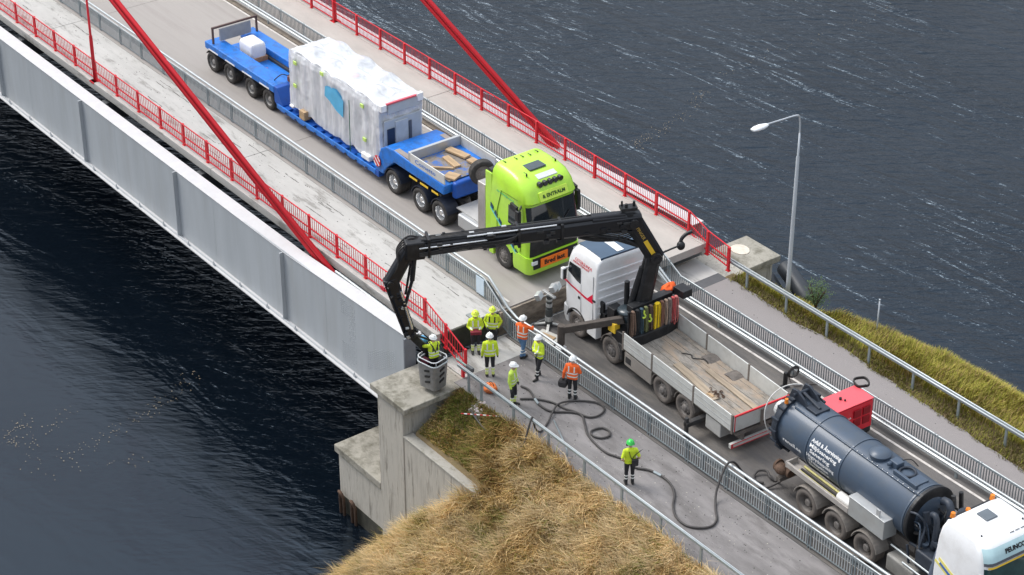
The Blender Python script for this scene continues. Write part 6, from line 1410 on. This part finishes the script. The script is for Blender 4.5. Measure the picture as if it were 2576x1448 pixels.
# ---------------------------------------------------------------- people
skin = M('skin', (.50, .32, .24), .55, var=.05)
YEL = (.62, .78, .035); ORG = (.95, .15, .025)
def person(label, pos, face, jacket=YEL, trousers=(.022, .022, .026), shin=None, helmet=(.82, .82, .80), arms='down', shirt=False, vest=None, h=1.80, head_tilt=0.0, legs='stand', muffs=False, straps=False, hood=False, boots=(.03, .028, .026), band=(.72, .74, .70), group='workers'):
    """local frame: +x forward, +y left"""
    k = h / 1.80
    V = lambda x, y, z: np.array((x * k, y * k, z * k))
    seg = []           # (p0, r0, p1, r1, part)
    def S(p0, r0, p1, r1, part): seg.append((V(*p0), r0 * k, V(*p1), r1 * k, part))
    # legs
    kf = {'stand': ((.02, .11, .0), (.0, -.11, .0)), 'stride': ((.16, .10, .0), (-.12, -.11, .0)), 'cross': ((.08, -.04, .0), (.0, .05, .0)), 'wide': ((.04, .19, .0), (.0, -.19, .0))}[legs]
    for (fx, fy, fz), s in zip(kf, (1, -1)):
        hip = (0, .10 * s, .93); kn_ = (fx * .55 + .04, .10 * s * .45 + fy * .55, .50); an = (fx, fy, .10)
        S(hip, .098, kn_, .068, 'leg'); S(kn_, .070, an, .052, 'shin'); S(an, .055, (fx + .02, fy, .05), .055, 'boot'); S((fx - .02, fy, .05), .05, (fx + .17, fy * 1.1, .04), .042, 'boot')
    # torso
    bulk = 1.0 if shirt else 1.10
    S((0, -.07, .95), .115, (0, .07, .95), .115, 'hip')
    for y in (-.07, 0, .07):
        S((0, y, 1.0), .115 * bulk, (.01, y * 1.25, 1.22), .120 * bulk, 'torso'); S((.01, y * 1.25, 1.22), .122 * bulk, (0, y * 1.3, 1.40), .105 * bulk, 'torso')
    S((0, -.15, 1.42), .07 * bulk, (0, .15, 1.42), .07 * bulk, 'torso'); S((0, 0, 1.42), .085, (.0, 0, 1.50), .06, 'torso')
    S((0, 0, 1.46), .055, (.02, 0, 1.58), .055, 'skin')
    # head
    hx, hz = .03 + .07 * head_tilt, 1.655 - .03 * head_tilt
    S((hx - .015, 0, hz + .025), .092, (hx + .01, 0, hz - .01), .085, 'hood' if hood else 'skin'); S((hx + .015, 0, hz - .055), .062, (hx + .035, 0, hz - .085), .045, 'skin')
    S((hx + .10, 0, hz + .01), .012, (hx + .122, 0, hz - .025), .016, 'skin')
    for s in (-1, 1): S((hx - .01, s * .085, hz + .0), .02, (hx - .01, s * .09, hz - .03), .015, 'skin')
    if hood: S((hx - .03, 0, hz + .02), .112, (-.06, 0, 1.50), .10, 'hood')
    # arms: elbow and wrist for left (+y) and right
    AR = {'down': (((-.02, .25, 1.14), (.05, .27, .89)), ((-.02, -.25, 1.14), (.05, -.27, .89))),
          'remote': (((-.02, .27, 1.14), (.23, .12, 1.08)), ((-.02, -.27, 1.14), (.23, -.12, 1.08))),
          'folded': (((.04, .27, 1.16), (.22, -.05, 1.20)), ((.04, -.27, 1.16), (.21, .08, 1.14))),
          'rail': (((.16, .30, 1.26), (.38, .20, 1.18)), ((.14, -.32, 1.30), (.36, -.22, 1.22))),
          'raised': (((.10, .33, 1.30), (.22, .20, 1.52)), ((.12, -.30, 1.18), (.32, -.2, 1.1))),
          'reach': (((.28, .24, 1.27), (.55, .20, 1.18)), ((.26, -.24, 1.25), (.53, -.12, 1.17))),
          'bag': (((-.06, .28, 1.13), (.0, .33, .87)), ((.06, -.27, 1.16), (.22, -.1, 1.10))),
          'pocket': (((-.10, .30, 1.14), (.06, .20, .97)), ((-.10, -.30, 1.14), (.06, -.20, .97)))}[arms]
    hands = []
    for (el, wr), s in zip(AR, (1, -1)):
        sh = (0, .185 * s, 1.415)
        if shirt: S(sh, .074, (el[0] * .7, (sh[1] + (el[1] - sh[1]) * .8), 1.415 + (el[2] - 1.415) * .75), .062, 'torso'); S(sh, .05, el, .046, 'skin'); S(el, .045, wr, .036, 'skin')
        else: S(sh, .076, el, .060, 'arm'); S(el, .060, wr, .046, 'arm')
        d = np.array(wr) - np.array(el); d /= np.linalg.norm(d); p = np.array(wr)
        side = np.cross(d, (0, 0, 1.)) if abs(d[2]) < .9 else np.array((1., 0, 0)); side /= np.linalg.norm(side); nrm = np.cross(side, d)
        hm_ = 'hand'
        S(tuple(p), .036, tuple(p + d * .08), .038, hm_)
        for q, ln in zip((-.030, -.010, .010, .030), (.068, .08, .077, .06)):
            b0 = p + d * .085 + side * q; b1 = b0 + d * ln * .55 + nrm * .004; b2 = b1 + d * ln * .35 - nrm * .025
            S(tuple(b0), .0115, tuple(b1), .0105, hm_); S(tuple(b1), .0105, tuple(b2), .009, hm_)
        S(tuple(p + d * .03 + side * .03), .014, tuple(p + d * .075 + side * .062), .011, hm_)
        hands.append(V(*(p + d * .09)))
    m_ = MB()
    for p0, r0, p1, r1, _ in seg:
        L = np.linalg.norm(p1 - p0); d = (p1 - p0) / L if L > 1e-6 else np.array((0, 0, 1.))
        path, rad = [], []
        for a in (-.98, -.8, -.45, 0): path.append(p0 + d * a * r0); rad.append(r0 * sqrt(max(.002, 1 - a * a)))
        for a in (0, .45, .8, .98): path.append(p1 + d * a * r1); rad.append(r1 * sqrt(max(.002, 1 - a * a)))
        m_.tube(path, rad, 12 if r0 > .03 else 8)
    me = m_.mesh('body', skin)
    tmp = bpy.data.objects.new('tmp', me); COL.objects.link(tmp)
    rmd = tmp.modifiers.new('r', 'REMESH'); rmd.mode = 'VOXEL'; rmd.voxel_size = .0125
    smd = tmp.modifiers.new('s', 'SMOOTH'); smd.factor = .5; smd.iterations = 2
    bpy.context.view_layer.update()
    body = bpy.data.meshes.new_from_object(tmp.evaluated_get(bpy.context.evaluated_depsgraph_get()))
    bpy.data.objects.remove(tmp); bpy.data.meshes.remove(me); body.name = 'body'
    n_ = len(body.polygons); cen = np.empty(n_ * 3); body.polygons.foreach_get('center', cen); cen = cen.reshape(-1, 3)
    best = np.full(n_, 1e9); lab = np.zeros(n_, int); names = ['skin', 'jacket', 'trousers', 'shin', 'boot', 'band', 'hand', 'dark']
    mp_ = {'skin': 0, 'torso': 1, 'arm': 1, 'hood': 1, 'leg': 2, 'hip': 2, 'shin': 2, 'boot': 4, 'hand': 6}
    for p0, r0, p1, r1, part in seg:
        d = p1 - p0; L2 = max(1e-9, d @ d); tt = np.clip(((cen - p0) @ d) / L2, 0, 1)
        dist = np.linalg.norm(cen - (p0 + tt[:, None] * d), axis=1) - (r0 + (r1 - r0) * tt)
        w = dist < best; best[w] = dist[w]; lab[w] = mp_[part]
    z = cen[:, 2] / k; isj = lab == 1; ist = lab == 2
    hem = .90 if not shirt else .93
    lab[(lab == 2) & (z > hem)] = 1; isj = lab == 1
    tors = isj & (np.abs(cen[:, 1]) < .21 * k)
    if not shirt:
        lab[tors & (((z > 1.0) & (z < 1.05)) | ((z > 1.13) & (z < 1.18)))] = 5
        lab[tors & (z > 1.2) & (z < 1.44) & (np.abs(np.abs(cen[:, 1]) / k - .10) < .025) & (cen[:, 0] > -1)] = 5 if not straps else 7
    if straps: lab[tors & (cen[:, 0] < 0) & (np.abs(np.abs(cen[:, 1]) / k - (z - 1.16) * .42) < .026) & (z > 1.05)] = 7
    lg = (lab == 2)
    lab[lg & (((z > .36) & (z < .41)) | ((z > .24) & (z < .29)))] = 5
    if shin is not None: lab[lg & (z < .36)] = 3; lab[lg & (z > .24) & (z < .28)] = 5
    key = label[:28]
    cols = [skin, M('jacket %.2f %.2f %.2f' % jacket, jacket, .75, var=.16, vs=7, bump=1.0, bs=11, dirt=(jacket[0] * .5, jacket[1] * .5, jacket[2] * .6), da=.5, ds=7), M('trousers %.2f %.2f %.2f' % trousers, trousers, .85, var=.2, vs=9, bump=.5, bs=12), M('hi-vis trouser leg', (.66, .76, .22), .75, var=.1), M('boots', boots, .7), M('reflective band', band, .45, var=.05), M('work glove', (.05, .05, .052), .8) if not shirt else skin, M('harness', (.03, .03, .033), .7)]
    body.materials.clear()
    for c in cols: body.materials.append(c)
    body.polygons.foreach_set('material_index', lab.astype(np.int32)); body.shade_smooth(); body.update()
    t = thing('person', label, 'person', pos, face, group)
    bo = link('body', body, t)
    # helmet: shell with brim and ridge
    hm = M('helmet %.2f %.2f %.2f' % helmet, helmet, .3, var=.03, coat=.3)
    c = V(hx - .005, 0, hz + .045); hb = MB()
    if hood: c = V(hx + .0, 0, hz + .05)
    rr_ = .128 * k if not hood else .138 * k
    rings = []
    for a in np.linspace(0, pi / 2 - .04, 7): rings.append([(c[0] + rr_ * 1.12 * cos(a) * cos(q), c[1] + rr_ * cos(a) * sin(q), c[2] + rr_ * .98 * sin(a)) for q in np.linspace(0, 2 * pi, 20, endpoint=False)])
    brim = [[(c[0] + rr_ * 1.12 * e * cos(q) + (.055 * k * (cos(q) ** 3 if cos(q) > 0 else 0)) * (e > 1.01), c[1] + rr_ * e * sin(q), c[2] - dz) for q in np.linspace(0, 2 * pi, 20, endpoint=False)] for e, dz in ((.9, .012), (1.10, .014), (1.10, .004), (1.0, 0))]
    hb.loft(brim + rings[1:]); hb.bar(tuple(c + np.array((rr_ * .8, 0, rr_ * .72))), tuple(c + np.array((-rr_ * .8, 0, rr_ * .72))), .03, .05)
    hb.build('helmet', hm, t, smooth=True)
    for s in (-1, 1): MB().ellipsoid(tuple(V(hx + .088, s * .034, hz + .012)), (.010, .014, .009), 8, 6).build('eye', M('dark eye', (.02, .015, .012), .3), t)
    MB().box(*(V(hx + .083, 0, 0)[0], V(hx + .098, 0, 0)[0]), -.024, .024, (hz - .062) * k, (hz - .054) * k).build('mouth', M('lips', (.35, .16, .13), .6), t)
    if muffs:
        for s in (-1, 1): MB().ellipsoid(tuple(V(hx - .01, s * .115, hz - .01)), (.04, .035, .055), 12, 8).build('ear_muff', black_p, t, smooth=True)
    return t, hands, k
def at_hand(t, hands, i, name, mb_, mat, label=None, cat=None):
    o = mb_.build(name, mat); Rm = Matrix.Rotation(t.rotation_euler.z, 3, 'Z'); o.location = Vector(t.location) + Rm @ Vector(hands[i]); o.rotation_euler = (0, 0, t.rotation_euler.z)
    if label: tag(o, label, cat)
    return o
TOC = atan2(-38.5 - 1, 51.9)      # heading that faces the camera
dg = math.degrees
p1, h1, _ = person('worker in yellow hooded jacket facing out with a red crane remote at the belly', (-3.02, 1.45, LZ), TOC + .1, helmet=(.66, .78, .06), arms='remote', shin=(1, 1, 1), hood=True)
o = MB().box(-.12, .12, -.20, .20, -.06, .06).cyl((-.02, -.08, .06), (-.02, -.08, .12), .015, n=8).cyl((-.02, .08, .06), (-.02, .08, .12), .015, n=8).build('crane_remote', M('dark red remote', (.18, .015, .03), .5), bevel=.015)
o.location = Vector(p1.location) + Matrix.Rotation(p1.rotation_euler.z, 3, 'Z') @ Vector((.27, 0, 1.06)); o.rotation_euler = (0, 0, p1.rotation_euler.z); tag(o, 'dark red crane remote control carried by the hooded worker', 'remote control')
person('worker in open yellow jacket with dark harness straps and yellow helmet', (-2.86, 2.12, LZ), TOC - .15, helmet=(.66, .78, .06), arms='pocket', straps=True)
person('worker seen from behind in yellow jacket with bright yellow shins and white helmet', (-1.40, .91, LZ), TOC + pi + .1, shin=(1, 1, 1), arms='down', h=1.84)
person('worker in lime jacket beside the low rail, turned to the right, white helmet', (.57, .45, LZ), TOC + 1.15, jacket=(.55, .74, .10), shin=(1, 1, 1), arms='down', h=1.82)
person('worker in yellow jacket and black trousers with folded arms, white helmet', (-.28, 2.28, LZ), TOC - .9, arms='folded', legs='stride', h=1.82)
person('worker in orange jacket and blue jeans leaning on the picket fence', (-1.62, 2.55, LZ), TOC + pi - .5, jacket=ORG, trousers=(.10, .20, .36), arms='rail', legs='cross', boots=(.12, .06, .04), h=1.85)
p7, h7, _ = person('worker in orange jacket seen from behind with a black shoulder bag', (1.55, 2.36, LZ), TOC + pi - .35, jacket=ORG, arms='bag', h=1.82)
o = at_hand(p7, h7, 0, 'shoulder_bag', MB().loft([rring(z, -.15 + i, .15 - i, -.16 + i, .16 - i, .06, .06, 4) for z, i in ((-.30, .03), (-.24, 0), (-.08, 0), (-.02, .04))]).tube(spline([(-.1, 0, -.03), (-.05, 0, .06), (.05, 0, .06), (.1, 0, -.03)], 4), .012, 6), M('black bag cloth', (.03, .028, .03), .85, var=.3), 'round black bag hanging from the hand of the orange-jacketed worker', 'bag')
p8, h8, _ = person('worker in yellow T-shirt with green helmet and ear muffs standing alone on the footpath', (6.72, .72, LZ), TOC + pi + .2, shirt=True, helmet=(.04, .52, .08), muffs=True, arms='pocket', h=1.80)
o = MB().box(-.05, .05, -.11, .11, -.14, .12).build('belt_bag', M('black bag cloth', (.03, .028, .03), .85), bevel=.02); Rm = Matrix.Rotation(p8.rotation_euler.z, 3, 'Z')
o.location = Vector(p8.location) + Rm @ Vector((-.17, -.13, 1.02)); o.rotation_euler = (0, 0, p8.rotation_euler.z); tag(o, 'small black sling bag on the back of the green-helmeted worker', 'bag')
MB().tube(spline([(.03, .10, .10), (.02, -.0, .28), (.06, -.22, .42)], 6), .014, 6).tube(spline([(.03, .10, .10), (.02, .16, .24), (.05, .2, .42)], 6), .012, 6).build('strap', black_r, o)
person('worker standing in the crane basket in yellow jacket with black harness, white helmet', (BC.x + .02, BC.y + .05, BC.z + .28), TOC + pi + .55, arms='reach', straps=True, h=1.78)
o = MB().loft([rring(z, -.16 + i, .16 - i, -.10 + i, .10 - i, .05, .05, 4) for z, i in ((-.10, .03), (-.04, 0), (.06, .01), (.10, .05))]).tube(spline([(.1, 0, 0), (.15, .05, -.15), (.1, .1, -.4), (.15, .12, -.6)], 5), .02, 6).build('blue_tool', M('light blue tool', (.12, .38, .62), .5, var=.2), smooth=True)
o.location = BC + Vector((-.74, .14, 1.50)); tag(o, 'light blue power tool held out from the basket to the girder end', 'tool')
